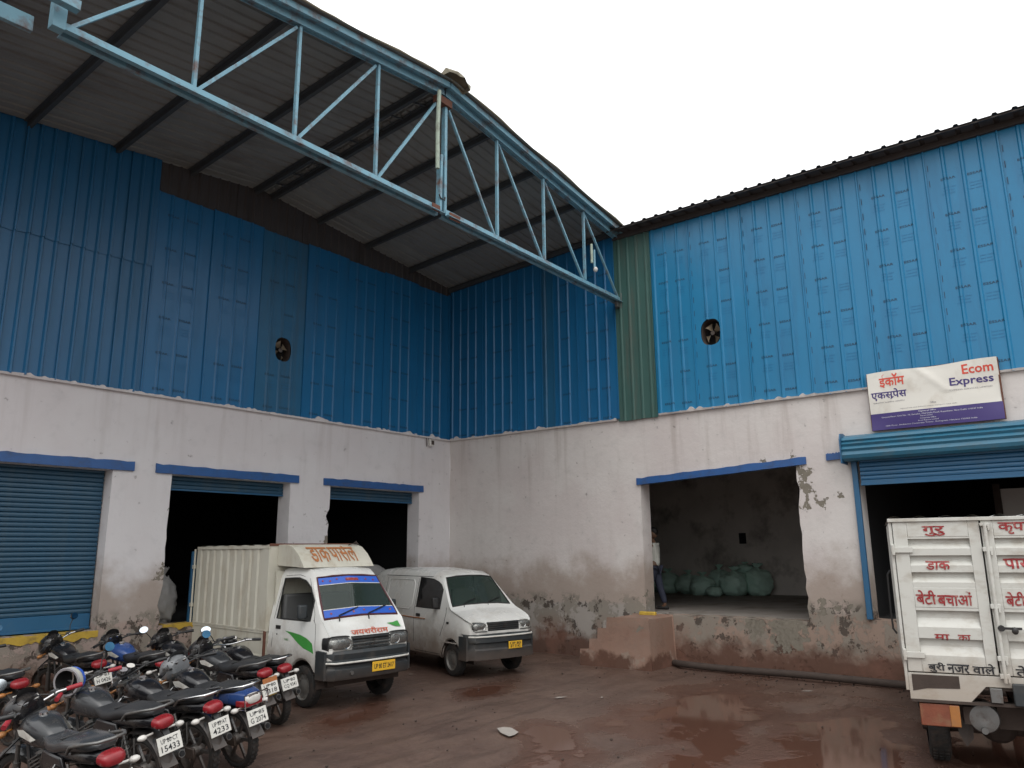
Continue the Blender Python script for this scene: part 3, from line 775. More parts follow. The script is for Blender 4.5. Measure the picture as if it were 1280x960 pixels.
# centre: twin posts, a pale tube and rusty joint plates
member('post', CP(-5.70, yt, 7.60), CP(-5.70, yt, 9.60), .06, .085, upv=(0,1,0))
member('post', CP(-5.84, yt-.02, 7.60), CP(-5.82, yt-.02, 8.60), .05, .10, upv=(0,1,0))
MB().tube([CP(-5.98, yt-.12, 8.26), CP(-5.99, yt-.12, 9.0), CP(-5.96, yt-.12, 9.68)], .035, 8).build('hanging_tube', m_pgreen, CA, smooth=40, label='pale green tube hanging beside the centre post')
for c_, d_ in ((CP(-5.77, yt-.02, 9.60), (.34, .13, .13)), (CP(-5.95, yt-.07, 7.60), (.18, .02, .12)), (CP(-5.50, yt-.07, 7.58), (.26, .02, .12))): MB().box(c_, d_).build('joint_plate', m_trust, CA, bevel=.005)
MB().tube([CP(-5.88, yt-.07, 7.86), CP(-5.86, yt-.08, 7.80), CP(-5.76, yt-.08, 7.80), CP(-5.74, yt-.07, 7.86)], .012, 6).build('bracket', m_bplast, CA)
# left end splice and the chord of the next bay
member('end_post', CP(-11.62, yt-.03, 7.54), CP(-11.62, yt-.03, 9.1), .13, .12, upv=(0,1,0))
MB().bar(CP(-11.80, yt+.1, 7.55), CP(-14.2, yt+.1, 7.50), .06, .17).build('bottom_chord', m_truss, CA, bevel=.004)
MB().bar(CP(-11.50, yt-.22, 7.78), CP(-14.2, yt-.22, 7.80), .10, .11).build('tie_beam', m_truss, CA, bevel=.004)
member('post', CP(-12.35, yt-.0, 7.45), CP(-12.35, yt, 9.0), .07, .10, upv=(0,1,0))
# right end bracket on the green sheet
MB().box(CP(-.03, yt+.0, 7.55), (.07, .16, .34)).box(CP(-.12, yt-.02, 7.46), (.16, .06, .16)).build('end_bracket', m_steel, CA, bevel=.004)
for x, z in ((-1.28, 8.05), (-1.18, 7.95)):
    MB().cyl(CP(x, yt-.1, z), CP(x, yt-.1, z+.42), .028, .028, 10).build('conduit', m_pgreen if x < -1.2 else m_truss, CA, smooth=40)
MB().ell(CP(-1.18, yt-.12, 7.93), (.05,.05,.06)).build('lamp_bulb', m_clear, CA, smooth=60)
# purlins (paired at the ridge)
for x in (-.12, -1.55, -3.0, -4.40, -5.60, -6.0, -7.4, -8.80, -10.2, -11.6, -13.0):
    mb = MB(); xr = max(x, -13)
    a = CP(x, -.02, roof_z(x, 0)+.045); b = CP(x, -5.10, roof_z(x, -5.10)+.045)
    if x > -1: a = CP(x, -.02, roof_z(x, 0)+.03)
    mb.bar(a, b, .012, .10)
    mb.bar((a[0]+.03, a[1], a[2]-.045), (b[0]+.03, b[1], b[2]-.045), .065, .01); mb.bar((a[0]-.03, a[1], a[2]+.040), (b[0]-.03, b[1], b[2]+.040), .065, .01)
    mb.build('purlin', m_purlin, CA)
for i in range(8):      # small cleats between the twin ridge purlins
    y = -.5-i*.56; MB().bar(CP(-5.98, y, roof_z(-5.8, y)+.06), CP(-5.62, y-.12, roof_z(-5.8, y)+.06), .03, .02).build('ridge_cleat', m_purlin, CA)
# roof sheets: ribs run down the slope, laps along y
rnd = random.Random(12)
for side in (0, 1):
    y = .5; k = 0
    while y > -5.2:
        wd = 1.08 if y > -4.2 else 5.30+y
        y2 = y-wd
        xs_ = [-5.78, -7.3, -8.8, -10.2, -11.6, -13.2] if side == 0 else [-5.72, -4.4, -3.0, -1.55, .25]
        prof = []; yy = y
        while yy > y2+.03:
            prof += [(yy, 0), (yy-.12, 0), (yy-.135, .028), (yy-.165, .028), (yy-.18, 0)]; yy -= .20
        prof = [p_ for p_ in prof if p_[0] > y2+.002]+[(y2-.02, 0)]
        mb = MB(); m_ = len(prof); lift = .10+.008*(k % 2)+(.0 if side == 0 else .003)
        vs = []
        for x in xs_:
            for a, h in prof:
                wob = .012*noise.noise(Vector((x*1.2, a*1.5, side))) + (.06*max(0, (-a-4.9))*noise.noise(Vector((x*2.1, 3, side))) if a < -4.9 else 0)
                vs.append(CP(x, a, roof_z(x, a)+lift+h+wob))
        mb.add(vs, [(i*m_+j, i*m_+j+1, (i+1)*m_+j+1, (i+1)*m_+j) for i in range(len(xs_)-1) for j in range(m_-1)])
        o = mb.build('roof_sheet', m_rsheet, CA, smooth=20)
        y = y2; k += 1
MB().add([CP(x, y, roof_z(-5.75, y)+.145-abs(x+5.75)*.12) for y in (.5,-2.5,-5.28) for x in (-6.05,-5.75,-5.45)], [(0,1,4,3),(1,2,5,4),(3,4,7,6),(4,5,8,7)]).build('ridge_cap', m_rsheet, CA)
# unseen strip added above the wall head to block sky leaks
MB().bb(CP(-13.4,.02,8.0),CP(0,.10,8.75)).prism([(-13.4,8.7),(0,8.7),(0,8.93),(-5.75,9.54),(-11.5,8.95),(-13.4,8.8)], .02, .10, lambda a, z, y: CP(a, y, z)).build('wall_head_light_block', m_brown, CA)
# rolled edge of the sheets and the torn ridge end
mb = MB()
pts = [CP(x, -5.30+.02*math.sin(x*3), roof_z(x, -5.30)+.125+.014*noise.noise(Vector((x*3, 0, 0)))) for x in [-13+.25*i for i in range(53)]]
mb.tube(pts, [.02+.010*noise.noise(Vector((i*.7, 5, 0))) for i in range(len(pts))], 7)
mb.build('sheet_edge', m_ridge, CA, smooth=50)
mb = MB(); rnd = random.Random(3); vs = []
for i in range(7):
    t = i/6
    for j in range(7):
        a = PI*(j/6)
        vs.append(CP(-6.0+t*.55, -5.34+.12*math.cos(a)*(1-.2*t)+rnd.uniform(-.02,.02), 9.90+.10*math.sin(a)+.07*math.sin(t*PI)-.05*(t > .8)+rnd.uniform(-.025,.025)))
mb.add(vs, [(i*7+j, i*7+j+1, (i+1)*7+j+1, (i+1)*7+j) for i in range(6) for j in range(6)]+[tuple(range(42,49)), tuple(range(6,-1,-1))])
mb.build('torn_ridge_cap', m_ridge, CA, smooth=40, label='crumpled end of the ridge cap')

# ------------------------------------------------------------------ exhaust fans, floodlight, sign
def fan(P, u, z, ru, rz, label, ang, rotn):
    o = Vector(P(u, z, 0)); U = Vector(P(u+1, z, 0))-o; N_ = Vector(P(u, z, 1))-o
    t = thing('exhaust_fan', label, 'fan', o, group='exhaust fans set in round holes of the blue sheets')
    Q = lambda a, b, n: U*a+Vector((0,0,1))*b+N_*n
    mb = MB(); k = 28
    for (r0, r1, n0, n1) in ((1.06, 1.0, -.005, -.02), (1.0, .97, -.02, -.20)):
        vs = [Q(ru*r*math.copysign(abs(math.cos(2*PI*j/k))**.8, math.cos(2*PI*j/k)), rz*r*math.copysign(abs(math.sin(2*PI*j/k))**.8, math.sin(2*PI*j/k)), n) for (r, n) in ((r0, n0), (r1, n1)) for j in range(k)]
        mb.add(vs, [(j, (j+1) % k, k+(j+1) % k, k+j) for j in range(k)])
    mb.build('fan_housing', m_mud, t, smooth=40)
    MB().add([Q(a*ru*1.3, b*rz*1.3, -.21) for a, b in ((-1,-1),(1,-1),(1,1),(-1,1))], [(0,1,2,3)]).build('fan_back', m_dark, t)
    MB().cyl(Q(0,0,-.16), Q(0,0,-.06), .05, .045, 14).build('hub', m_steel, t, smooth=40)
    bl = mat('fan_blade_metal', (.20,.16,.11), .6, .3, .3, 12) if 'fan_blade_metal' not in bpy.data.materials else bpy.data.materials['fan_blade_metal']
    for q in range(4):
        a0 = ang+q*PI/2; vs = []
        for i in range(4):
            r = .05+(ru*.85-.05)*i/3; w0 = .30+.28*i/3
            for s_, nn in ((-1, -.05), (1, -.13)):
                a = a0+s_*w0*.75; vs.append(Q(r*math.cos(a), r*math.sin(a)*(rz/ru), nn))
        MB().add(vs, [(2*i, 2*i+1, 2*i+3, 2*i+2) for i in range(3)]).build('fan_blade', bl, t, smooth=60)
    return t
fan(PL, -5.12, 6.27, .185, .245, 'exhaust fan set in the far blue wall under the canopy', .5, 0)
fan(PR, -7.14, 6.46, .205, .265, 'exhaust fan set in the bright blue wall right of the green strip', 1.0, 0)

t = thing('floodlight', 'small white box lamp with a dangling wire high in the corner under the blue sheets', 'lamp', (-.78,-.03,4.78))
MB().box((0,-.05,0),(.13,.08,.16)).build('lamp_box', m_clear, t, bevel=.008)
MB().box((.02,-.095,.0),(.09,.006,.1)).build('lens', m_bplast, t)
MB().tube([(-.03,0,.08),(-.07,-.03,.16),(-.12,-.01,.1),(-.1,0,-.1)], .008, 6).build('wire', m_bplast, t)

t = thing('sign_board', 'white and purple company sign on the wall above the near shutter hood', 'sign', (-.10,-10.95,4.64))
W_, H_ = 1.95, 1.0
def SP(a, b, n=0):     # a across 0..1 (left to right as read), b up 0..1
    z = (b-.5)*H_; bulge = .018*math.sin(a*5)*math.sin(b*3.1)+.02*noise.noise(Vector((a*3.4, b*2.6, 2)))+.012*math.exp(-((a-.45+(b-.9)*.5)**2)/.0015)*(b > .55)
    return (-.02-bulge-n, -(a-.5)*W_, z+.012*math.sin(a*9)*(b > .9))
def signmesh(name, m_, b0, b1, n):
    mb = MB(); nx_, nz_ = 60, 24
    vs = [SP(i/nx_, b0+(b1-b0)*j/nz_, n) for j in range(nz_+1) for i in range(nx_+1)]
    mb.add(vs, [(j*(nx_+1)+i, j*(nx_+1)+i+1, (j+1)*(nx_+1)+i+1, (j+1)*(nx_+1)+i) for j in range(nz_) for i in range(nx_)])
    return mb.build(name, m_, t, smooth=60)
signmesh('sign_face', m_sign, .285, 1.0, 0); signmesh('purple_band', m_purple, 0, .285, 0)
mb = MB()
for b in (0.0, .985): mb.bb((.0,-W_/2,(b-.5)*H_-.0),(.045,W_/2,(b-.5)*H_+.015))
for a in (-1, 1): mb.bb((.0,a*(W_/2)-.012,-H_/2),(.045,a*(W_/2)+.012,H_/2))
mb.build('sign_frame', m_trust, t)
def stext(name, items, m_, n=.004):
    for (body, a, b, w_, h_, bold) in items:
        vs, fs = glyphs(body, bold)
        MB().add([SP(a+(x-.5)*w_/W_, b+(y-.5)*h_/H_, n) for x, y in vs], fs).build(name, m_, t, kind='stuff' if h_ < .04 else None)
stext('red_lettering', [('Ecom', .855, .865, .44, .155, .02), ('ईकॉम', .20, .835, .40, .23, .02)], m_signred)
stext('purple_lettering', [('Express', .80, .665, .62, .17, .02), ('एकसपेस', .165, .60, .56, .19, .02)], m_purple)
mb = MB()      # the strokes that join the Devanagari letters
for (a, b, c, d) in ((.195,.56,.172,.52),):
    mb.add([SP(a, b, .005), SP(a+.012, b, .005), SP(c+.012, d, .005), SP(c, d, .005)], [(0,1,2,3)])
mb.build('letter_stroke', m_purple, t)
stext('grey_small_print', [('EXPRESS SERVICES LIMITED', .79, .545, .60, .022, 0), ('एकसपेस सविसेज लिमिटेड', .16, .47, .5, .03, 0), ('Office', .50, .385, .09, .03, .01), ('regional hub and delivery centre, transport road, delhi', .46, .33, .85, .026, 0)], m_signgr)
stext('white_small_print', [('Registered Office', .45, .255, .26, .028, .01), ('Ground Floor, Unit No. 10, Samalka, Old Delhi Road, Kapashera, New Delhi 110037 India', .47, .21, 1.5, .030, 0), ('Express Limited', .44, .175, .18, .024, 0), ('Corporate Office', .45, .135, .24, .024, .01), ('Ecom Express Limited', .45, .10, .3, .024, 0),
     ('10th Floor, Ambience Corporate Tower, Gurugram, Haryana 122002 India', .46, .06, 1.35, .028, 0)], m_signtx)

# ------------------------------------------------------------------ concrete steps, pipe, litter
t = thing('loading_steps', 'stained reddish concrete steps climbing to the open dock', 'steps', (0,0,0))
prof = [(-4.45,-.05),(-4.45,.27),(-4.66,.28),(-4.67,.47),(-4.86,.48),(-4.87,.68),(-5.07,.69),(-5.08,.89),(-5.95,.905),(-5.98,-.05)]
mb = MB(); rnd = random.Random(9)
# subdivided faces so the arrises wobble
def jit(p): return (p[0]+.012*noise.noise(Vector(p)*5), p[1]+.012*noise.noise(Vector(p)*5+Vector((9,0,0))), p[2]+.010*noise.noise(Vector(p)*6+Vector((0,7,0))))
n_ = len(prof)
XF = lambda y: -1.02+.0*(y)
vs = [jit((-1.02, y, z)) for y, z in prof]+[jit((-.0, y, z)) for y, z in prof]
mb.add(vs, [tuple(range(n_)), tuple(range(2*n_-1, n_-1, -1))]+[(i, (i+1) % n_, n_+(i+1) % n_, n_+i) for i in range(n_)])
mb.build('step_block', m_steps, t, bevel=.02, seg=3)
mb = MB()
vs = []
for i in range(9):
    y = -5.38-.055*i
    vs += [(-1.032, y, .80+.02*noise.noise(Vector((y*9, 0, 0)))), (-1.034, y, .905+.004*math.sin(i)), (-.85+.05*noise.noise(Vector((y*7, 2, 0))), y, .911)]
mb.add(vs, [(3*i+a, 3*i+3+a, 3*i+4+a, 3*i+1+a) for i in range(8) for a in (0, 1)])
MB().bb((-.10,-5.62,.885),(-.012,-5.26,.965)).build('yellow_marker', m_yellow, t, bevel=.02, label='worn yellow painted kerb stone on the top step')

mb = MB(); pts = [(-.42+.05*math.sin(y*.9), y, .075+.01*math.sin(y*2)) for y in [-6.0-.3*i for i in range(26)]]
pts[0] = (-.15,-6.02,.05)
mb.tube(pts, .06, 12)
tag(mb.build('drain_pipe', m_mud, smooth=50), 'long black muddy pipe lying along the foot of the right wall', 'pipe')
def scrap(x, y, s, r, lab, seed, m_=m_scrap):
    rnd = random.Random(seed); mb = MB(); k = 7; vs = [(x, y, .02*s)]
    for i in range(k):
        a = 2*PI*i/k; q = s*(.6+.5*rnd.random()); vs.append((x+q*math.cos(a)*1.4*math.cos(r)-q*.5*math.sin(a)*math.sin(r), y+q*math.cos(a)*1.4*math.sin(r)+q*.5*math.sin(a)*math.cos(r), rnd.uniform(.003,.05)*s+.004))
    mb.add(vs, [(0, i+1, (i+1) % k+1) for i in range(k)])
    tag(mb.build('flat_scrap', m_, smooth=60), lab, 'litter')

# ------------------------------------------------------------------ vehicles
def body_loft(parts, ring, xs, classify, front=None, rear=None, y0=0):
    """parts: dict name->MB; ring(x)-> half section [(y,z)..] from sill to roof centre; both sides built"""
    rings = [ring(x) for x in xs]; m_ = len(rings[0])
    def add(name, vs):
        if name: parts.setdefault(name, MB()).add(vs, [(0,1,2,3)])
    for i in range(len(xs)-1):
        xm = (xs[i]+xs[i+1])/2
        for j in range(m_-1):
            for s in (1, -1):
                (ya, za), (yb, zb), (yc, zc), (yd, zd) = rings[i][j], rings[i+1][j], rings[i+1][j+1], rings[i][j+1]
                vs = [(xs[i], s*ya, za), (xs[i+1], s*yb, zb), (xs[i+1], s*yc, zc), (xs[i], s*yd, zd)]
                add(classify(xm, j, s), vs if s > 0 else vs[::-1])
    for end, nm in ((0, rear), (-1, front)):
        if nm:
            for j in range(m_-1):
                (ya, za), (yb, zb) = rings[end][j], rings[end][j+1]
                add(nm, [(xs[end], -ya, za), (xs[end], ya, za), (xs[end], yb, zb), (xs[end], -yb, zb)])
def weld(mb):
    key = {}; nv = []; mp = []
    for v in mb.v:
        k = (round(v[0], 4), round(v[1], 4), round(v[2], 4))
        if k not in key: key[k] = len(nv); nv.append(v)
        mp.append(key[k])
    fs = []
    for f in mb.f:
        g_ = []
        for i in f:
            if mp[i] not in g_: g_.append(mp[i])
        if len(g_) > 2: fs.append(tuple(g_))
    mb.v = nv; mb.f = fs; return mb
def interp(tab, x):
    if x <= tab[0][0]: return tab[0][1]
    for (a, p), (b, q) in zip(tab, tab[1:]):
        if x <= b: return p+(q-p)*(x-a)/(b-a)
    return tab[-1][1]
def wheel(parent, x, y, r, wd, loc_side, m_rim, hub=True, name='wheel', wz=None):
    z = r if wz is None else wz
    s = 1 if y > 0 else -1
    rim = MB(); rr = r*.66
    rim.lathe([(wd*.5*s, rr*1.02), (wd*.46*s, rr*.97), (wd*.30*s, rr*.90), (wd*.26*s, rr*.55), (wd*.34*s, rr*.42), (wd*.38*s, rr*.2), (wd*.40*s, .001)], (x, y, z), (0,1,0), 28)
    for k in range(10):      # ventilation slots
        a = 2*PI*k/10; c = Vector((x+math.cos(a)*rr*.73, y+wd*.285*s, z+math.sin(a)*rr*.73))
        rim.box(c, (.018*r/.28, .012, .045*r/.28), Matrix.Rotation(-a+PI/2, 3, 'Y'))
    w_ = rim.build(name, m_rim, parent, smooth=35)
    t_ = MB(); t_.lathe([(-wd*.5, rr), (-wd*.5, r*.86), (-wd*.44, r*.96), (-wd*.3, r), (0, r*1.005), (wd*.3, r), (wd*.44, r*.96), (wd*.5, r*.86), (wd*.5, rr)], (x, y, z), (0,1,0), 40)
    for k in range(40):      # tread blocks
        a = 2*PI*k/40
        for yy in (-.27, 0, .27):
            t_.box((x+math.cos(a)*r*1.0, y+yy*wd, z+math.sin(a)*r*1.0), (.012, wd*.2, .02), Matrix.Rotation(-a, 3, 'Y'))
    t_.build('tyre', m_rubber, w_, smooth=35)
    return w_
m_rimgrey = mat('painted_steel_rim', (.15,.145,.135), .5, .3, .2, 8, dirt=(.11,.075,.05), damt=.75, dscale=7)

def arch(x, cx, r, zc, lo):
    d = abs(x-cx)
    return max(lo, zc+math.sqrt(max(0, r*r-d*d))) if d < r else lo

# ---- small panel van
def make_van(label, plate):
    t = thing('panel_van', label, 'van', (-2.83,-3.49,0), (0,0,R(255.0)))
    roofT = [(-3.3,1.78),(-2.9,1.83),(-1.6,1.85),(-.75,1.80),(-.55,1.735),(-.50,1.70),(-.06,1.20),(.02,1.135),(.35,1.03),(.52,.955),(.60,.90),(.625,.86)]
    wT = [(-3.3,.69),(-3.15,.725),(-2.6,.735),(.2,.735),(.42,.715),(.54,.67),(.60,.60),(.625,.56)]
    def ring(x):
        T = interp(roofT, x); W = interp(wT, x); hood = x > -.02; ws = -.52 < x <= -.02
        lo = arch(x, 0, .335, .28, .30) if x > -1.2 else arch(x, -2.35, .335, .28, .30)
        belt = min(1.13, T-.045)
        k = max(0, min(1, (T-1.13)/.6))
        yw = W-.13*k-.0; yr = W-.17*k
        return [(W-.05, lo), (W-.005, max(.42, lo+.03)), (W, max(.70, lo+.1) if T > 1 else .62), (W+.004, max(.76, lo+.12) if T > 1 else .70), (W-.01, belt-.04), (W-.02, belt),
                (yw, max(belt+.004, T-.14*k-.004)), (yr+.005, max(belt+.008, T-.07*k-.0)), (yr-.06-(0 if hood else .0), T-.02), (yr*.5, T+.008), (0, T+.015)]
    xs = sorted(set([-3.3,-3.22,-3.1,-2.9,-2.685,-2.62,-2.5,-2.35,-2.2,-2.08,-2.015,-1.8,-1.55,-1.32,-1.27,-1.0,-.80,-.75,-.62,-.55,-.50,-.40,-.335,-.25,-.17,-.12,-.06,.02,.1,.2,.28,.335,.42,.5,.54,.58,.60,.625]))
    def cl(x, j, s):
        if j == 5 and -1.27 < x < -.40: return 'side_glass%d' % s
        if j in (8, 9) and -.50 < x < -.06: return 'windscreen'
        return 'body'
    P = {}; body_loft(P, ring, xs, cl, 'body', 'body')
    b = weld(P['body']).build('body', m_white, t, smooth=32)
    weld(P['windscreen']).build('windscreen', m_wind, t, smooth=50)
    for q in ('1', '-1'): weld(P['side_glass'+q]).build('side_window', m_sideg, t, smooth=50)
    # seals
    def rp(x, j, s, o=.004): y, z = ring(x)[j]; return (x, s*y, z+o)
    seal = MB()
    xsw = [-.50,-.40,-.25,-.12,-.06]
    loop = [rp(x, 8, -1) for x in xsw]+[rp(-.06, 9, -1), rp(-.06, 10, 1), rp(-.06, 9, 1)]+[rp(x, 8, 1) for x in reversed(xsw)]+[rp(-.50, 9, 1), rp(-.50, 10, 1), rp(-.50, 9, -1)]
    seal.tube(loop, .013, 6, closed=True); seal.build('windscreen_seal', m_seam, t, smooth=50)
    for s in (1, -1):
        sl = MB(); xq = [-1.27,-1.0,-.80,-.62,-.50,-.40]
        sl.tube([(x, s*(ring(x)[5][0]+.004), ring(x)[5][1]) for x in xq]+[(x, s*(ring(x)[6][0]+.004), ring(x)[6][1]) for x in reversed(xq)], .009, 6, closed=True)
        sl.build('window_seal', m_seam, t, smooth=50)
        # door shut lines and sliding-door rail
        dl = MB()
        def line(pts, r=.004): dl.tube([(x, s*(y+.001), z) for x, y, z in pts], r, 5)
        def sidey(x, z):
            rg = ring(x)
            for (ya, za), (yb, zb) in zip(rg, rg[1:]):
                if za <= z <= zb and zb > za: return ya+(yb-ya)*(z-za)/(zb-za)
            return rg[0][0]
        line([(-1.33, sidey(-1.33, z), z) for z in (.34,.5,.8,1.1,1.3,1.5,1.66)])
        line([(x, sidey(x, z), z) for x, z in ((-.36,.66),(-.30,.76),(-.22,.9),(-.16,1.08),(-.18,1.17))])
        line([(x, sidey(x, .33), .33) for x in (-1.33,-1.0,-.7,-.4)])
        line([(x, sidey(x, 1.70), 1.70) for x in (-3.2,-2.6,-2.0,-1.33,-.9,-.62)], .006)
        line([(-2.62, sidey(-2.62, z), z) for z in (.66,.9,1.2,1.5,1.66)])
        dl.build('door_gap', m_seam, t)
        pnl = MB()      # pressed outline of the blanked rear window
        pts = [(-1.45,1.14),(-1.45,1.56),(-1.52,1.63),(-2.45,1.63),(-2.52,1.56),(-2.52,1.14),(-2.45,1.08),(-1.52,1.08)]
        pnl.tube([(x, s*(sidey(x, z)+.001), z) for x, z in pts], .010, 6, closed=True)
        pnl.build('pressed_panel', m_white, t, smooth=60)
        MB().box((-1.17, s*(sidey(-1.17,1.0)+.008), .985), (.14,.02,.055)).build('door_handle', m_bplast, t, bevel=.006)
        MB().box((-.10, s*(.737), .90), (.07,.012,.04)).build('side_marker', m_bplast, t, bevel=.004)
        MB().box((-.05, s*(.733), .565), (.5,.01,.02)).build('side_trim', m_white, t)
        # mirror
        mm = MB(); mm.box((-.44, s*.80, 1.24), (.07,.13,.19)); mo = mm.build('wing_mirror', m_bplast, t, bevel=.025, seg=3)
        MB().box((-.478, s*.80, 1.24), (.004,.10,.15)).build('mirror_glass', m_mirror, mo)
        # headlight, set into the nose corner
        hl = MB(); hl.loft([(.50, s*.52, .865, .150, .085), (.585, s*.505, .862, .145, .080), (.625, s*.495, .86, .130, .068), (.637, s*.49, .86, .10, .05)], 18, 4)
        ho = hl.build('headlight', m_head, t, smooth=40)
        MB().loft([(.50, s*.52, .865, .140, .075), (.575, s*.505, .862, .136, .071), (.614, s*.495, .86, .120, .058), (.626, s*.49, .86, .09, .04)], 18, 4).build('lamp_bowl', m_bowl, ho, smooth=40)
        MB().lathe([(-.01,.012),(.004,.035),(.016,.05)], (.615, s*.455, .862), (1,0,0), 18).ell((.58, s*.575, .86), (.02,.04,.045)).build('reflector', m_chrome, ho, smooth=60)
        MB().tube([(.60, s*.645, .80), (.625, s*.61, .785), (.64, s*.37, .785)], .007, 5).build('lamp_trim', m_bplast, t)
        # wheel well
        for cx in (0, -2.35):
            ww = MB(); k = 14
            for q in range(k):
                a0 = PI*q/k; a1 = PI*(q+1)/k; r_ = .333
                ww.add([(cx+r_*math.cos(a0), s*.725, .28+r_*math.sin(a0)), (cx+r_*math.cos(a1), s*.725, .28+r_*math.sin(a1)), (cx+r_*math.cos(a1), s*.45, .28+r_*math.sin(a1)), (cx+r_*math.cos(a0), s*.45, .28+r_*math.sin(a0))], [(0,1,2,3)])
            ww.add([(cx-.34, s*.45, .2), (cx+.34, s*.45, .2), (cx+.34, s*.45, .62), (cx-.34, s*.45, .62)], [(0,1,2,3)])
            ww.build('wheel_well', m_mud, t)
            wheel(t, cx, s*.625, .275, .16, s, m_rimgrey)
    # bumper, grille, badge
    bp = MB(); ys = [-.735+.1*i for i in range(16)]; ys[-1] = .735; ys = [-.735,-.70,-.62,-.45,-.2,0,.2,.45,.62,.70,.735]
    xo = lambda y: .70-.10*(abs(y)/.735)**3-.18*max(0, (abs(y)-.62)/.115)**2
    sec = [(-.05,.30),(.0,.31),(.01,.47),(-.02,.50),(-.02,.58),(.015,.60),(.01,.70),(-.03,.735),(-.1,.745)]
    vs = [(xo(y)+a, y, z) for y in ys for a, z in sec]; m_ = len(sec)
    bp.add(vs, [(i*m_+j, (i+1)*m_+j, (i+1)*m_+j+1, i*m_+j+1) for i in range(len(ys)-1) for j in range(m_-1)])
    for s in (1, -1): bp.bb((.28, s*.70, .30), (.53, s*.742, .70))
    bp.build('bumper', m_bumper, t, smooth=35)
    MB().tube([(xo(y)+.016, y, .70) for y in ys[1:-1]], .014, 6).build('bumper_strip', m_plate, t, smooth=50)
    gr = MB(); gr.bb((.585,-.345,.785),(.628,.345,.935)); g_ = gr.build('grille', m_bplast, t)
    for z in (.80,.835,.87,.905): MB().bb((.625,-.34,z),(.637,.34,z+.012)).build('grille_bar', m_bumper, g_, bevel=.003)
    MB().tube([(.64,.035,.895),(.64,-.02,.885),(.64,.03,.862),(.64,-.03,.84)], .009, 6).build('badge', m_chrome, t, smooth=50)
    pl = MB(); pl.box((.712,.20,.53),(.012,.30,.125)); po = pl.build('number_plate', m_yplate, t, bevel=.003)
    MB().text(plate[0], (.7195,.20,.555), (0,1,0), (0,0,1), .24, .045, .02).text(plate[1], (.7195,.20,.505), (0,1,0), (0,0,1), .22, .045, .02).build('plate_characters', m_ink, po)
    wp = MB()
    for y in (-.42, .12): wp.tube([(-.02,y,1.165),(-.06,y+.02,1.235),(-.13,y+.34,1.32)], .008, 5)
    wp.build('wiper', m_bplast, t)
    MB().bb((-1.35,-.62,.50),(-.1,.62,.80)).bb((-1.32,.1,.8),(-1.2,.6,1.45)).bb((-1.32,-.6,.8),(-1.2,-.1,1.45)).bb((-3.1,-.6,.4),(-1.4,.6,.8)).build('seats', m_camo, t, bevel=.03)
    MB().tube([(-.45+.0*a, .33+.17*math.cos(a*PI/8), 1.05+.17*math.sin(a*PI/8)) for a in range(16)], .012, 6, closed=True).build('steering_wheel', m_bplast, t)
    MB().bb((-.28,-.62,1.0),(-.05,.62,1.10)).build('dashboard', m_camo, t, bevel=.02)
    MB().bb((-3.15,-.6,.28),(.45,.6,.40)).build('chassis', m_mud, t)
    MB().tube([(-.9, -.741, .93),(-1.3,-.742,.93),(-1.9,-.742,.94)], .008, 5).build('faded_stripe', m_orangep, t)
    return t
van = make_van('white panel van with a dirty lower body, parked nose out in the corner', ('UP 80', 'BT 7142'))

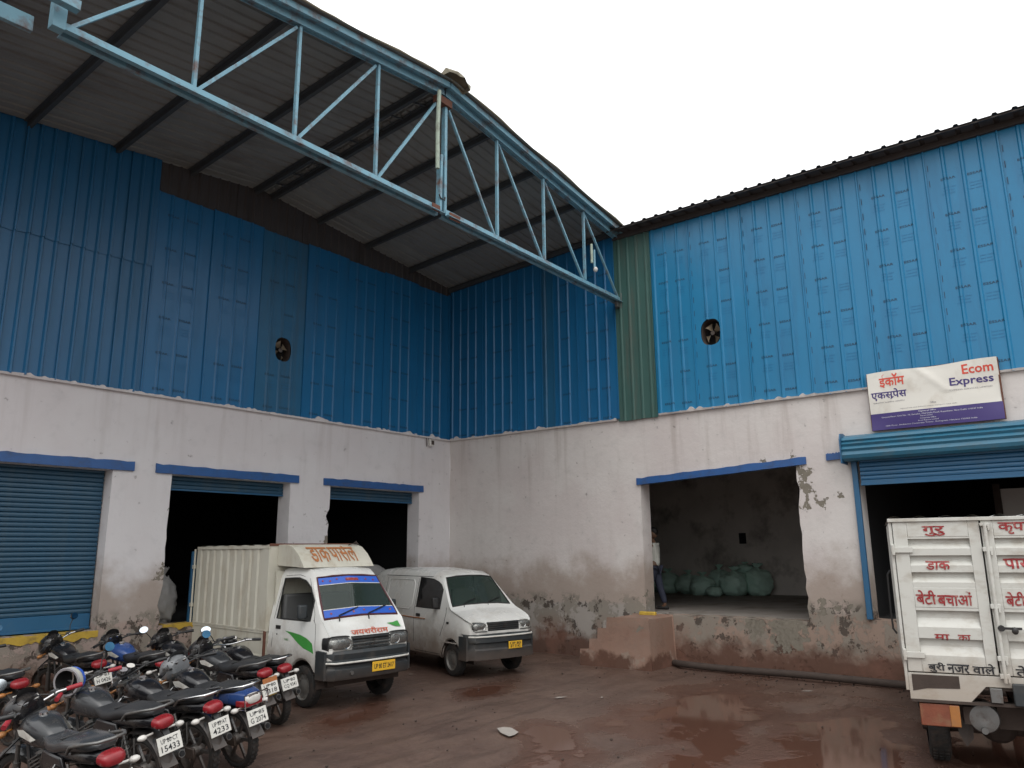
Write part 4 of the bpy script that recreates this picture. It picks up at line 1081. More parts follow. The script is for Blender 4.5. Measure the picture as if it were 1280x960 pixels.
# ---- mini truck with box body
def make_truck():
    t = thing('box_truck', 'white mini truck with ribbed cream cargo box and blue film on its windscreen', 'truck', (-6.12,-3.52,0), (0,0,R(265.5)))
    FX = .60
    roofT = [(-1.0,1.93),(-.9,1.96),(-.4,1.975),(-.18,1.93),(-.08,1.86),(-.05,1.82),(.36,1.24),(.42,1.19),(.52,1.05),(.58,.94),(.60,.90)]
    wT = [(-1.0,.755),(-.6,.765),(.2,.765),(.40,.75),(.54,.72),(.60,.67)]
    def ring(x):
        T = interp(roofT, x); W = interp(wT, x)
        lo = max(.44, arch(x, 0-.03, .37, .28, .44)); k = max(0, min(1, (T-1.2)/.7)); belt = min(1.20, T-.035)
        return [(W-.03, lo), (W-.0, max(.50, lo+.03)), (W+.01, max(.76, lo+.06)), (W+.005, max(.82, lo+.09) if T > 1 else .84), (W-.01, belt-.03), (W-.02, belt),
                (W-.02-.115*k, max(belt+.004, T-.17*k)), (W-.02-.145*k, max(belt+.008, T-.09*k)), (W-.07-.16*k, T-.015), ((W-.22)*.5, T+.006), (0, T+.012)]
    xs = sorted(set([-1.0,-.96,-.86,-.80,-.6,-.45,-.40,-.36,-.30,-.2,-.18,-.10,-.05,-.03,.05,.12,.2,.28,.34,.36,.42,.48,.54,.58,.60]))
    def cl(x, j, s):
        if j == 5 and -.80 < x < .12: return 'side_opening%d' % s
        if j in (8, 9) and -.05 < x < .36: return 'windscreen'
        return 'body'
    P = {}; body_loft(P, ring, xs, cl, 'body', None)
    weld(P['body']).build('cab_body', m_white, t, smooth=32)
    weld(P['windscreen']).build('windscreen', m_wind, t, smooth=50)
    weld(P['side_opening1']).build('side_window', m_sideg, t, smooth=50)      # the near window is wound down
    def rp(x, j, s, o=.004): y, z = ring(x)[j]; return (x+o, s*y, z+o)
    xsw = [-.05,.05,.12,.2,.28,.36]
    loop = [rp(x, 8, -1) for x in xsw]+[rp(.36, 9, -1), rp(.36, 10, 1), rp(.36, 9, 1)]+[rp(x, 8, 1) for x in reversed(xsw)]+[rp(-.05, 9, 1), rp(-.05, 10, 1), rp(-.05, 9, -1)]
    MB().tube(loop, .014, 6, closed=True).build('windscreen_seal', m_maroon, t, smooth=50)
    def wsp(a, b, o=.006):       # a across -1..1, b 0 (top) .. 1 (bottom)
        x = -.05+.41*b; rg = ring(x); y = rg[8][0]*a; z = rg[8][1]+(.026)*(1-abs(a))
        return (x+o, y, z+o)
    def band(name, b0, b1, m_, o=.006, a0=-.985, a1=.985):
        mb = MB(); n_ = 12; vs = [wsp(a0+(a1-a0)*i/n_, b, o) for b in (b0, b1) for i in range(n_+1)]
        mb.add(vs, [(i, i+1, n_+2+i, n_+1+i) for i in range(n_)]); return mb.build(name, m_, t, smooth=60)
    band('film_band', .02, .19, m_blued); band('film_band', .80, .97, m_blued)
    band('film_edge', .19, .205, m_plate, .007); band('film_edge', .785, .80, m_plate, .007)
    band('film_lettering', .07, .14, m_redpaint, .009, -.12, .30)
    for a, b in ((-.85,.1),(-.62,.12),(-.4,.08),(.55,.1),(.8,.12),(-.8,.89),(.85,.88),(.1,.88),(-.2,.9)): band('film_mark', b-.02, b+.02, m_redpaint, .010, a-.025, a+.025)
    def sidey(x, z):
        rg = ring(x)
        for (ya, za), (yb, zb) in zip(rg, rg[1:]):
            if za <= z <= zb and zb > za: return ya+(yb-ya)*(z-za)/(zb-za)
        return rg[0][0]
    for s in (1, -1):
        xq = [-.80,-.6,-.4,-.2,-.05,.05,.12]
        MB().tube([(x, s*(ring(x)[5][0]+.003), ring(x)[5][1]) for x in xq]+[(x, s*(ring(x)[6][0]+.003), ring(x)[6][1]) for x in reversed(xq)], .011, 6, closed=True).build('window_seal', m_seam, t, smooth=50)
        dl = MB()
        def line(pts, r=.0035): dl.tube([(x, s*(sidey(x, z)+.001), z) for x, z in pts], r, 5)
        line([(-.88,.50),(-.88,.8),(-.88,1.2),(-.86,1.5),(-.80,1.80)]); line([(.20,1.22),(.27,1.16),(.28,1.0),(.29,.85),(.32,.7),(.35,.5)])
        line([(-.88,.49),(-.7,.52),(-.45,.68)]); line([(-.8,1.83),(-.4,1.85),(-.14,1.80),(.0,1.62),(.20,1.3),(.22,1.2)])
        dl.build('door_gap', m_seam, t)
        MB().box((-.72, s*(sidey(-.72,1.07)+.006), 1.075), (.13,.014,.055)).box((-.745, s*(sidey(-.72,1.0)+.004), .97), (.02,.01,.025)).build('door_handle', m_bplast, t, bevel=.006)
        mm = MB().box((.02, s*.83, 1.33), (.09,.15,.21)); mo = mm.build('wing_mirror', m_bumper, t, bevel=.03, seg=3)
        MB().box((-.028, s*.83, 1.33), (.004,.11,.16)).build('mirror_glass', m_mirror, mo)
        MB().cyl((.04,s*.75,1.26),(.03,s*.80,1.29),.02,.02,8).build('mirror_arm', m_bplast, t)
        hl = MB().loft([(.47, s*.545, .90, .195, .10), (.575, s*.53, .895, .19, .095), (.625, s*.515, .89, .17, .08), (.64, s*.51, .888, .13, .055)], 20, 4.5)
        ho = hl.build('headlight', m_head, t, smooth=40)
        MB().loft([(.47, s*.545, .90, .185, .09), (.565, s*.53, .895, .18, .086), (.614, s*.515, .89, .158, .07), (.628, s*.51, .888, .12, .045)], 20, 4.5).build('lamp_bowl', m_bowl, ho, smooth=40)
        MB().lathe([(-.01,.02),(.004,.05),(.014,.068)], (.618, s*.45, .893), (1,0,0), 18).ell((.575, s*.61, .89), (.02,.06,.06)).build('reflector', m_chrome, ho, smooth=60)
        MB().loft([(.44, s*.545, .90, .207, .112), (.560, s*.538, .897, .203, .108)], 20, 4.5).build('lamp_surround', m_bplast, t, smooth=40)
        # wheel well
        ww = MB(); k = 14; r_ = .368
        for q in range(k):
            a0 = PI*q/k; a1 = PI*(q+1)/k
            ww.add([(-.03+r_*math.cos(a0), s*.75, .28+r_*math.sin(a0)), (-.03+r_*math.cos(a1), s*.75, .28+r_*math.sin(a1)), (-.03+r_*math.cos(a1), s*.45, .28+r_*math.sin(a1)), (-.03+r_*math.cos(a0), s*.45, .28+r_*math.sin(a0))], [(0,1,2,3)])
        ww.add([(-.5, s*.45, .3), (.4, s*.45, .3), (.4, s*.45, .7), (-.5, s*.45, .7)], [(0,1,2,3)])
        ww.build('wheel_well', m_mud, t)
        wheel(t, -.03, s*.66, .285, .165, s, m_rimgrey); wheel(t, -2.2, s*.66, .285, .165, s, m_rimgrey)
    # green leaf decal on the near door and the nose
    def leaf(pts, s, name='leaf_decal', f=None, m_=m_greend):
        f = f or (lambda x, z: (x, s*(sidey(x, z)+.004), z))
        n_ = len(pts)//2; mb = MB(); vs = [f(*p_) for p_ in pts]
        mb.add(vs, [(i, i+1, 2*n_-2-i, 2*n_-1-i) for i in range(n_-1)]); mb.build(name, m_, t)
    for s in (1, -1): leaf([(-.52,1.035),(-.30,1.02),(-.1,1.00),(.08,.96),(.22,.90),(.27,.76),(.16,.79),(.0,.82),(-.15,.88),(-.35,.98)], s)
    MB().text('TURBO', (-.47, -(sidey(-.47,.93)+.004), .91), (1,0,0), (0,0,1), .12, .03, .02).build('door_lettering', m_greend, t)
    nose = lambda y, b, o=.004: (interp([(0,.42),(1,.60)], b)+o, y, interp(roofT, interp([(0,.42),(1,.60)], b))+.012*(1-abs(y)/.75)+o)
    MB().add([nose(a, b) for a, b in ((.38,.32),(.50,.30),(.60,.22),(.62,.55),(.52,.52))], [(0,1,2,3,4)]).build('leaf_decal', m_greend, t)
    def ntext(body, y, b, w_, h_, m_, name, bold=.015):
        vs, fs = glyphs(body, bold); MB().add([nose(y+(p_[0]-.5)*w_, b-(p_[1]-.5)*h_/.36, .008) for p_ in vs], fs).build(name, m_, t)
    ntext('जयशरीराम', .02, .62, .68, .10, m_redp2, 'red_lettering')
    # bumper with pale strip, grille, badge, plate
    ys = [-.775,-.75,-.66,-.45,-.2,0,.2,.45,.66,.75,.775]
    xo = lambda y: .70-.07*(abs(y)/.775)**3-.16*max(0, (abs(y)-.66)/.115)**2
    sec = [(-.10,.40),(-.02,.41),(.0,.44),(.0,.55),(-.03,.575),(-.03,.60),(.01,.625),(.01,.66),(-.035,.68),(-.02,.76),(-.05,.80),(-.14,.81)]
    m_ = len(sec); bp = MB().add([(xo(y)+a, y, z) for y in ys for a, z in sec], [(i*m_+j, (i+1)*m_+j, (i+1)*m_+j+1, i*m_+j+1) for i in range(len(ys)-1) for j in range(m_-1)])
    for s in (1, -1): bp.bb((.34, s*.74, .42), (.56, s*.782, .80))
    bp.build('bumper', m_bumper, t, smooth=35)
    MB().tube([(xo(y)+.012, y, .645) for y in ys[1:-1]], .013, 6).build('bumper_strip', m_plate, t, smooth=50)
    MB().cyl((.68,-.40,.50),(.71,-.40,.50),.03,.03,12).build('tow_hook', m_steel, t)
    g_ = MB().bb((.55,-.335,.795),(.60,.335,.985)).build('grille', m_bplast, t)
    for z in (.815,.86,.905,.95): MB().bb((.60,-.34,z),(.628,.34,z+.022)).build('grille_bar', m_bumper, g_, bevel=.004)
    MB().tube([(.64,.045,.93),(.64,-.03,.915),(.64,.04,.885),(.64,-.04,.855)], .011, 6).build('badge', m_chrome, t, smooth=50)
    po = MB().box((.712,.16,.545),(.012,.42,.135)).build('number_plate', m_yplate, t, bevel=.003)
    MB().text('UP 80 ET 2417', (.7195,.16,.545), (0,1,0), (0,0,1), .36, .07, .02).build('plate_characters', m_ink, po)
    wp = MB()
    for y in (-.45, .08): wp.tube([(.43,y,1.20),(.37,y+.03,1.275),(.29,y+.42,1.37)], .010, 5)
    wp.build('wiper', m_bplast, t)
    MB().bb((-.92,-.66,.5),(-.3,.66,.95)).bb((-.93,.08,.95),(-.80,.62,1.55)).bb((-.93,-.62,.95),(-.80,-.08,1.55)).build('seats', m_camo, t, bevel=.04)
    MB().bb((-.97,-.7,.5),(-.94,.7,1.9)).build('cab_rear_panel', m_cream, t)
    MB().bb((.02,-.70,1.02),(.34,.70,1.16)).build('dashboard', m_camo, t, bevel=.03)
    MB().bb((-.9,-.55,1.0),(-.88,.0,1.5)).build('white_bag_on_seat', m_clear, t)
    MB().tube([(.0+.05*math.sin(a*PI/8), -.33+.18*math.cos(a*PI/8), 1.22+.16*math.sin(a*PI/8)) for a in range(16)], .013, 6, closed=True).build('steering_wheel', m_bplast, t)
    MB().bb((-3.4,-.35,.40),(.45,-.25,.52)).bb((-3.4,.25,.40),(.45,.35,.52)).bb((-2.3,-.6,.26),(-2.15,.6,.34)).bb((-.3,-.6,.30),(.4,.6,.42)).build('chassis', m_mud, t)
    # cargo tray and box
    X0, X1 = -3.47, -1.02
    tr = MB()
    for s in (1, -1):
        tr.bb((X0, s*.765, .62), (X1, s*.795, .98)); tr.bb((X0, s*.760, .955), (X1, s*.81, .985)); tr.bb((X0, s*.75, .60), (X1, s*.805, .64))
    tr.bb((X0,-.77,.60),(X1,.77,.66)); tr.bb((X1-.03,-.78,.62),(X1,.78,.98)); tr.bb((X0,-.78,.62),(X0+.03,.78,.98)); tr.build('cargo_tray', m_cream, t, bevel=.006)
    for s in (1, -1): MB().box((X1-.02, s*.80, .80), (.05,.03,.40)).build('tray_corner_post', m_trust, t, bevel=.005)
    zb, zt_ = .99, 2.30
    for s in (1, -1):          # corrugated side: wide shallow pressings
        u = X0+.10; prof = [(X0, 0), (X0+.08, 0)]
        while u < X1-.22:
            prof += [(u+.02, 0), (u+.045, .022), (u+.155, .022), (u+.18, 0)]; u += .245
        prof += [(X1-.20, 0), (X1, 0)]
        n_ = len(prof); mb = MB(); vs = [(x, s*(.80-h), z) for z in (zb, zt_) for x, h in prof]
        mb.add(vs, [(i, i+1, n_+i+1, n_+i) for i in range(n_-1)]); mb.build('box_side', m_cream, t)
        MB().bb((X0,s*.80,zt_-.05),(X1,s*.815,zt_)).bb((X0,s*.80,zb),(X1,s*.812,zb+.03)).bb((X1-.20,s*.798,zb+.03),(X1,s*.808,zt_-.05)).build('box_rail', m_cream, t, bevel=.003)
    n_ = 24; mb = MB(); vs = [(X0+(X1-X0)*i/n_, y, zt_+(.012 if (i//2) % 2 else 0)+.012*(1-abs(y)/.8)) for y in (-.815,0,.815) for i in range(n_+1)]
    mb.add(vs, [(j*(n_+1)+i, j*(n_+1)+i+1, (j+1)*(n_+1)+i+1, (j+1)*(n_+1)+i) for j in range(2) for i in range(n_)]); mb.build('box_roof', m_cream, t)
    MB().bb((X1-.005,-.80,zb),(X1+.01,.80,zt_+.01)).build('box_front', m_cream, t)
    MB().bb((X0-.01,-.80,zb),(X0,.80,zt_)).build('box_rear', m_cream, t)
    MB().bb((X1-.0,-.81,zt_-.01),(X1+.02,.81,zt_+.03)).build('rusty_edge', m_trust, t)
    pm = MB().bb((X0-.16,-.84,.60),(X0-.10,-.76,2.22)); pm.build('rear_post', m_slat2, t, bevel=.006, label='blue post at the rear corner of the box')
    MB().cyl((X0-.04,-.825,.75),(X0-.04,-.825,2.26),.017,.017,8).box((X0-.04,-.83,1.3),(.07,.04,.06)).box((X0-.04,-.83,1.95),(.07,.04,.06)).cyl((X0-.085,-.80,1.45),(X0-.085,-.80,2.2),.014,.014,8).build('door_bar', m_cream, t, smooth=40)
    # wind deflector above the cab with lettering
    prof = [(X1+.01,2.31),(-.72,2.31),(-.58,2.27),(-.42,2.16),(-.30,2.03),(-.24,1.955),(X1+.01,1.985)]
    MB().prism(prof, -.66, .66, lambda x, z, y: (x, y, z)).build('wind_deflector', m_cream, t, bevel=.006)
    face = [(-.60,2.285),(-.42,2.165),(-.26,1.98)]
    def dp(a, b, o=.006):
        L_ = b*2; i = min(1, int(L_)); f = L_-i; x = face[i][0]+(face[i+1][0]-face[i][0])*f; z = face[i][1]+(face[i+1][1]-face[i][1])*f
        return (x+o, a, z+o)
    mb = MB()
    for body, a, w_ in (('डाक', -.28, .36), ('पासल', .17, .50)):
        vs, fs = glyphs(body, .01); mb.add([dp(a+(p_[0]-.5)*w_, .85-p_[1]*.75) for p_ in vs], fs)
    mb.add([dp(a, b) for a, b in ((.20,.02),(.235,-.0),(.25,.10),(.235,.13),(.225,.06))], [(0,1,2,3,4)])
    mb.build('orange_lettering', m_orangep, t)
    MB().tube([(-.75,.60,2.315),(-.68,.60,2.36),(-.68,.66,2.30)], .012, 5).tube([(-.6,.4,2.30),(-.63,.55,2.33),(-.68,.66,2.31)], .01, 5).build('tie_wire', m_mud, t)
    return t
truck = make_truck()

# ---- container truck seen from behind at the right
def make_rear_truck():
    t = thing('container_truck', 'off-white container truck with red Hindi lettering on its rear doors', 'truck', (-5.46,-11.24,0), (0,0,R(13)))
    # local: +x forward (away from the camera), rear face at x=0, left rear corner at y=0, body runs to y=-1.60
    Wd = 1.58; zb, zt_ = .98, 2.46; Lb = 3.1
    for nm, a, b in (('left', 0, -Wd/2), ('right', -Wd/2, -Wd)):
        mb = MB(); fr = MB()
        lo, hi = b+.008, a-.006
        st = .095
        fr.bb((-.02, hi-.0, zb), (.01, hi-.130 if nm == 'left' else hi-.10, zt_-.02))
        fr.bb((-.02, lo, zb), (.01, lo+.10, zt_-.02))
        l2, h2 = lo+.10, hi-(.130 if nm == 'left' else .10)
        bands = [(2.285,2.44,0),(1.595,1.79,0),(zb,1.06,0)]
        for z0, z1, _ in bands: fr.bb((-.02, l2, z0), (.01, h2, z1))
        f_ = fr.build('rear_door', m_cream2, t, bevel=.006)
        # sloped pressings between the bands
        def press(z0, z1, n_):
            h = (z1-z0)/n_
            for i in range(n_):
                a0 = z0+h*i; pr = [(-.018, a0), (-.018, a0+h*.30), (.030, a0+h*.62), (.034, a0+h*.88), (-.018, a0+h*.90), (-.018, a0+h)]
                mb_ = MB(); vs = [(x, y, z) for y in (l2, h2) for x, z in pr]; k = len(pr)
                mb_.add(vs, [(j, j+1, k+j+1, k+j) for j in range(k-1)])
                for yy in (0, 1): mb_.add([(-.018, (l2, h2)[yy], a0+h*.30), (.030, (l2, h2)[yy], a0+h*.62), (.034, (l2, h2)[yy], a0+h*.88), (-.018, (l2, h2)[yy], a0+h*.90)], [(0,1,2,3)])
                mb_.build('door_pressing', m_cream2, f_)
        press(1.79, 2.285, 3); press(1.06, 1.595, 2) if True else None
    m_hinge = m_cream2
    for z in (2.16, 1.14):
        for y0 in (-.0, -.02):
            pass
        MB().box((-.035, -.07, z), (.02, .20, .06)).box((-.03, .008, z), (.05,.03,.11)).build('hinge', m_hinge, t, bevel=.005)
    rod = MB(); ry = -Wd/2-.035
    rod.cyl((-.055, ry, .92), (-.055, ry, 2.42), .017, .017, 10)
    ro = rod.build('lock_rod', m_cream2, t, smooth=40)
    for z in (2.40, 2.16, 1.62, 1.14, .98): MB().box((-.045, ry, z), (.04,.085,.045 if z < 2.3 else .03)).box((-.05, ry-.03, z-.035), (.03,.02,.05)).build('rod_bracket', m_cream2, ro, bevel=.004)
    MB().box((-.07, ry-.09, 1.42), (.02,.20,.022)).cyl((-.09, ry-.02, 1.42), (-.05, ry-.02, 1.42), .03, .03, 10).ell((-.08, ry-.13, 1.40), (.02,.03,.035)).build('lock_handle', m_bplast, ro, bevel=.003)
    # frame: corner posts, roof rim with scalloped sheet edge, sill
    MB().bb((-.01, .0, .80), (.05, .03, zt_)).build('corner_post', m_cream2, t, bevel=.004)
    MB().bb((-.01, -Wd, .80), (.05, -Wd-.03, zt_)).build('corner_post', m_cream2, t, bevel=.004)
    MB().bb((-.04, .035, zt_-.02), (.06, -Wd-.03, zt_+.015)).build('roof_rim', m_cream2, t, bevel=.004)
    mb = MB(); n_ = 60; vs = [(x, .03-(Wd+.06)*i/n_, zt_+.017+.020*max(0, math.sin(2*PI*i/n_*7))**.6) for x in (-.035, .0, Lb) for i in range(n_+1)]
    mb.add(vs, [(j*(n_+1)+i, j*(n_+1)+i+1, (j+1)*(n_+1)+i+1, (j+1)*(n_+1)+i) for j in range(2) for i in range(n_)]); mb.build('roof_sheet', m_cream2, t, smooth=40)
    for s, y in ((1, .015), (-1, -Wd-.015)):
        u = .05; prof = [(u, 0)]
        while u < Lb-.2: prof += [(u+.06, 0), (u+.085, -.025), (u+.165, -.025), (u+.19, 0)]; u += .25
        prof.append((Lb, 0)); k = len(prof)
        MB().add([(x, y+s*h, z) for z in (zb-.16, zt_) for x, h in prof], [(i, i+1, k+i+1, k+i) for i in range(k-1)]).build('box_side', m_cream2, t)
    MB().bb((Lb-.02,-Wd,.82),(Lb,0,zt_)).build('box_front', m_cream2, t)
    MB().bb((.0,-Wd,.84),(Lb,0,.9)).build('box_floor', m_mud, t)
    MB().tube([(.35,.055,1.95),(.35,.085,1.9),(.35,.09,1.5),(.35,.085,1.35),(.35,.055,1.3)], .010, 6).build('side_grab', m_bplast, t)
    # sill with a trapezoid cut, soot, clasp
    prof = [(0,.72),(0,.97),(-Wd,.97),(-Wd,.72),(-Wd+.52,.72),(-Wd+.62,.87),(-.66,.87),(-.52,.72)]
    MB().prism(prof, -.015, .03, lambda y, z, x: (x, y, z)).build('rear_sill', m_cream2, t, bevel=.004)
    MB().add([(-.019, -.03, .955), (-.019, -.44, .955), (-.019, -.44, .84), (-.019, -.16, .83), (-.019, -.03, .80)], [(0,1,2,3,4)]).build('primer_patch', m_mud, t)
    MB().bb((-.03,-.01,.70),(.06,-Wd,.725)).build('sill_angle', m_mud, t)
    MB().box((-.03,-.735,.80),(.05,.10,.13)).build('clasp', m_steel, t, bevel=.004)
    MB().box((-.06,-.95,.82),(.05,.16,.20)).build('lock_box', m_bumper, t, bevel=.01)
    # lamp cluster, exhaust end, wheels, chassis
    lm = MB().box((.02,-.24,.585),(.07,.34,.205)); lo_ = lm.build('tail_light', m_oldlens, t, bevel=.008)
    MB().box((-.018,-.37,.585),(.01,.085,.19)).build('amber_lens', m_amber, lo_, bevel=.004)
    lm = MB().box((.02,-Wd+.24,.585),(.07,.34,.205)); lo_ = lm.build('tail_light', m_oldlens, t, bevel=.008)
    MB().box((-.018,-Wd+.37,.585),(.01,.085,.19)).build('amber_lens', m_amber, lo_, bevel=.004)
    MB().lathe([(.0,.001),(-.01,.06),(0,.125),(.03,.138),(.30,.14)], (.10,-.62,.56), (1,0,0), 26).cyl((.04,-.61,.46),(.12,-.61,.46),.03,.03,12).build('silencer', m_steel, t, smooth=40)
    MB().bb((.1,-.55,.50),(4.6,-.45,.66)).bb((.1,-1.15,.50),(4.6,-1.05,.66)).cyl((.85,-.1,.34),(.85,-1.5,.34),.06,.06,12).ell((.85,-.8,.36),(.16,.18,.16)).bb((.25,-1.3,.45),(.6,-.75,.65)).build('chassis', m_mud, t)
    for y in (-.24, -Wd+.24):
        wheel(t, .85, y, .34, .20, 1, m_rimgrey); wheel(t, 3.6, y, .34, .2, 1, m_rimgrey)
    MB().add([(.45,-.40,.62),(.45,-.55,.62),(.47,-.54,.30),(.46,-.47,.22),(.47,-.41,.34)], [(0,1,2,3,4)]).build('mud_flap', m_bumper, t)
    # cab beyond the box
    P = {}; xs = [3.15,3.3,3.6,3.9,4.2,4.45,4.6]
    rg = lambda x: [(.74, .6), (.77,.9), (.76,1.3), (.68, min(1.9, 3.9-.55*max(0, x-3.9)*2.2-1.9) if x > 3.9 else 1.9), (.4, 1.96 if x < 4 else 1.9-.9*(x-4)), (0, 1.98 if x < 4 else 1.92-.9*(x-4))]
    body_loft(P, rg, xs, lambda x, j, s: 'b', 'b', 'b'); weld(P['b'])
    P['b'].v = [(x, y-Wd/2, z) for x, y, z in P['b'].v]; P['b'].build('cab_body', m_cream2, t, smooth=30)
    # lettering, as read from behind (left to right = -y)
    U, V = (0,-1,0), (0,0,1)
    def tx(name, items, m_):
        def dep(z):
            for z0, z1, k in ((1.79,2.285,3),(1.06,1.595,2)):
                if z0 < z < z1:
                    f = ((z-z0)/((z1-z0)/k)) % 1
                    return interp([(0,-.018),(.30,-.018),(.62,.030),(.88,.034),(.90,-.018),(1,-.018)], f)
            return -.02
        for body, y, z, w_, h_ in items:
            mb = MB().text(body, (-.0245, -y, z), U, V, w_, h_, .02)
            mb.v = [(dep(v[2])-.0065, v[1]+.006*noise.noise(Vector((v[1]*14, v[2]*14, 1))), v[2]+.006*noise.noise(Vector((v[1]*14, v[2]*14, 5)))) for v in mb.v]; mb.build(name, m_, t)
    tx('red_lettering', [('गुरु', .375, 2.345, .20, .10), ('डाक', .38, 2.005, .215, .085), ('बेटी', .24, 1.695, .18, .135), ('बचाओं', .49, 1.685, .30, .135), ('मा', .34, 1.315, .13, .060), ('का', .53, 1.315, .11, .060),
        ('कृपा', 1.07, 2.36, .26, .115), ('पासल', 1.12, 2.02, .34, .10), ('बेटी', 1.0, 1.69, .16, .13), ('पढाओं', 1.25, 1.69, .3, .13)], m_redpaint)
    tx('black_lettering', [('बुरी', .26, 1.03, .15, .095), ('नजर', .445, 1.025, .19, .085), ('वाले', .66, 1.035, .19, .095), ('तेरा', 1.02, 1.03, .2, .1)], m_ink)
    return t
rtruck = make_rear_truck()

# ------------------------------------------------------------------ motorcycles
def paint(name, c, dirt=(.09,.075,.06)):
    return bpy.data.materials.get(name) or mat(name, c, .25, 0, .1, 10, dirt=dirt, damt=.35, dscale=5, coat=.2)
def make_bike(label, x, y, hdg, lean=9, tank=None, tail=None, grips=None, cowl='fairing', plate=('UP 80', '1533'), steer=14, lens=m_red, sticker=None, mirrors=(1, 1), ind=m_clear, exh=m_steel, s=1.0, rail=2, seatm=None):
    tank = tank or m_gloss; tail = tail or m_gloss; grips = grips or m_bplast; seatm = seatm or m_seat
    t = thing('motorcycle', label, 'motorcycle', (x, y, -.012), (R(-lean), 0, R(hdg)), group='motorcycles parked side by side at the left of the yard')
    t.scale = (s, s, s)
    # front assembly turns about the steering axis
    A = Vector((.42, 0, .92)); ax = Vector((-.42, 0, 1)).normalized()
    F = Matrix.Translation(A) @ Matrix.Rotation(R(steer), 4, ax) @ Matrix.Translation(-A)
    def bwheel(cx, r, wd, xf, nm):
        rim = MB(xf)
        rim.lathe([(-wd*.38, r*.83), (-wd*.38, r*.76), (0, r*.74), (wd*.38, r*.76), (wd*.38, r*.83)], (cx,0,r), (0,1,0), 28)
        rim.lathe([(-.075,.001), (-.075,.035), (-.03,.065), (.03,.065), (.075,.035), (.075,.001)], (cx,0,r), (0,1,0), 16)
        for k in range(5 if nm == 'a' else 6):
            a = 2*PI*k/6 if nm != 'a' else 2*PI*k/5
            p = lambda q, da=0: (cx+math.cos(a+da)*q*r, 0, r+math.sin(a+da)*q*r)
            rim.bar(p(.18), p(.76), .03, .022, (0,1,0))
        w_ = rim.build('wheel', m_steel if nm != 'a' else m_bplast, t, smooth=40)
        ty = MB(xf)
        ty.lathe([(-wd*.42, r*.80), (-wd*.5, r*.88), (-wd*.42, r*.965), (-wd*.2, r), (wd*.2, r), (wd*.42, r*.965), (wd*.5, r*.88), (wd*.42, r*.80)], (cx,0,r), (0,1,0), 36)
        for k in range(36):
            a = 2*PI*k/36
            for yy in (-.22, .22): ty.box((cx+math.cos(a)*r, yy*wd, r+math.sin(a)*r), (.009, wd*.3, .018), Matrix.Rotation(-a+(.3 if yy > 0 else 0), 3, 'Y'))
        ty.build('tyre', m_rubber, w_, smooth=35)
    bwheel(.65, .295, .085, F, 'a'); bwheel(-.60, .30, .105, None, 'b')
    fk = MB(F)
    for q in (-.095, .095):
        fk.tube([(.655,q,.28),(.56,q,.55)], .030, 10); fk.tube([(.56,q,.55),(.43,q,.93)], .018, 8)
    fk.box((.44,0,.90),(.10,.24,.03)).box((.50,0,.72),(.09,.24,.03)).build('front_fork', m_steel, t, smooth=40)
    def fender(mb, cx, cz, r, a0, a1, hw, n=12):
        vs = []; 
        for i in range(n+1):
            a = R(a0+(a1-a0)*i/n)
            for q in (-1, -.55, 0, .55, 1): vs.append((cx+(r-.030*q*q)*math.cos(a), hw*q, cz+(r-.030*q*q)*math.sin(a)))
        mb.add(vs, [(i*5+j, i*5+j+1, i*5+6+j, i*5+5+j) for i in range(n) for j in range(4)])
    fm = MB(F); fender(fm, .65, .295, .345, 10, 150, .065); fm.build('front_fender', tank, t, smooth=60)
    rm = MB(); fender(rm, -.60, .31, .355, 60, 168, .075); rm.build('rear_fender', m_bplast, t, smooth=60)
    rf = MB(); vs = [(-.80,-.06,.60),(-.80,.06,.60),(-.965,.075,.36),(-.965,-.075,.36),(-.93,-.075,.34),(-.93,.075,.34)]
    rf.add(vs, [(0,1,2,3),(3,2,5,4)]); rf.build('mud_flap', m_bumper, t)
    # fuel tank, side panels, seat, tail
    tk = MB().loft([(-.10,0,.735,.06,.055), (-.02,0,.775,.095,.085), (.10,0,.805,.135,.115), (.22,0,.82,.152,.125), (.32,0,.82,.140,.115), (.39,0,.815,.10,.09), (.425,0,.81,.055,.06)], 18, 2.6)
    to = tk.build('fuel_tank', tank, t, smooth=60)
    MB().cyl((.20,0,.935),(.197,0,.955),.038,.034,14).build('fuel_cap', m_chrome, to, smooth=40)
    if cowl != 'plain':
        for q in (-1, 1): MB().add([(.02,q*.142,.80),(.20,q*.157,.86),(.34,q*.146,.84),(.30,q*.150,.80),(.10,q*.150,.775)], [(0,1,2,3,4)]).build('tank_decal', m_plate if cowl != 'red' else m_redpaint, to)
    st = MB().loft([(-.82,0,.825,.065,.022), (-.76,0,.828,.115,.040), (-.60,0,.820,.140,.050), (-.42,0,.805,.150,.056), (-.30,0,.775,.150,.052), (-.16,0,.758,.140,.052), (-.04,0,.770,.110,.055), (.05,0,.80,.088,.046), (.09,0,.815,.06,.02)], 16, 3)
    so = st.build('seat', seatm, t, smooth=60)
    MB().tube([(-.36, q*.05*1.0, .845-.0*q) for q in (-2.4,-1.6,-.8,0,.8,1.6,2.4)], .007, 5).build('seat_seam', m_bplast, so)
    MB().loft([(-.88,0,.745,.045,.03), (-.84,0,.750,.085,.045), (-.70,0,.745,.112,.052), (-.50,0,.735,.120,.055), (-.30,0,.72,.12,.055), (-.14,0,.69,.105,.05)], 14, 3).build('tail_cowl', tail, t, smooth=50)
    for q in (-1, 1):
        pts = [(-.42,.60),(-.38,.72),(-.10,.74),(-.02,.66),(-.06,.52),(-.24,.46),(-.36,.50)]
        MB().prism(pts, q*.105, q*.145, lambda a, z, yy: (a, yy, z)).build('side_panel', tail, t, bevel=.015)
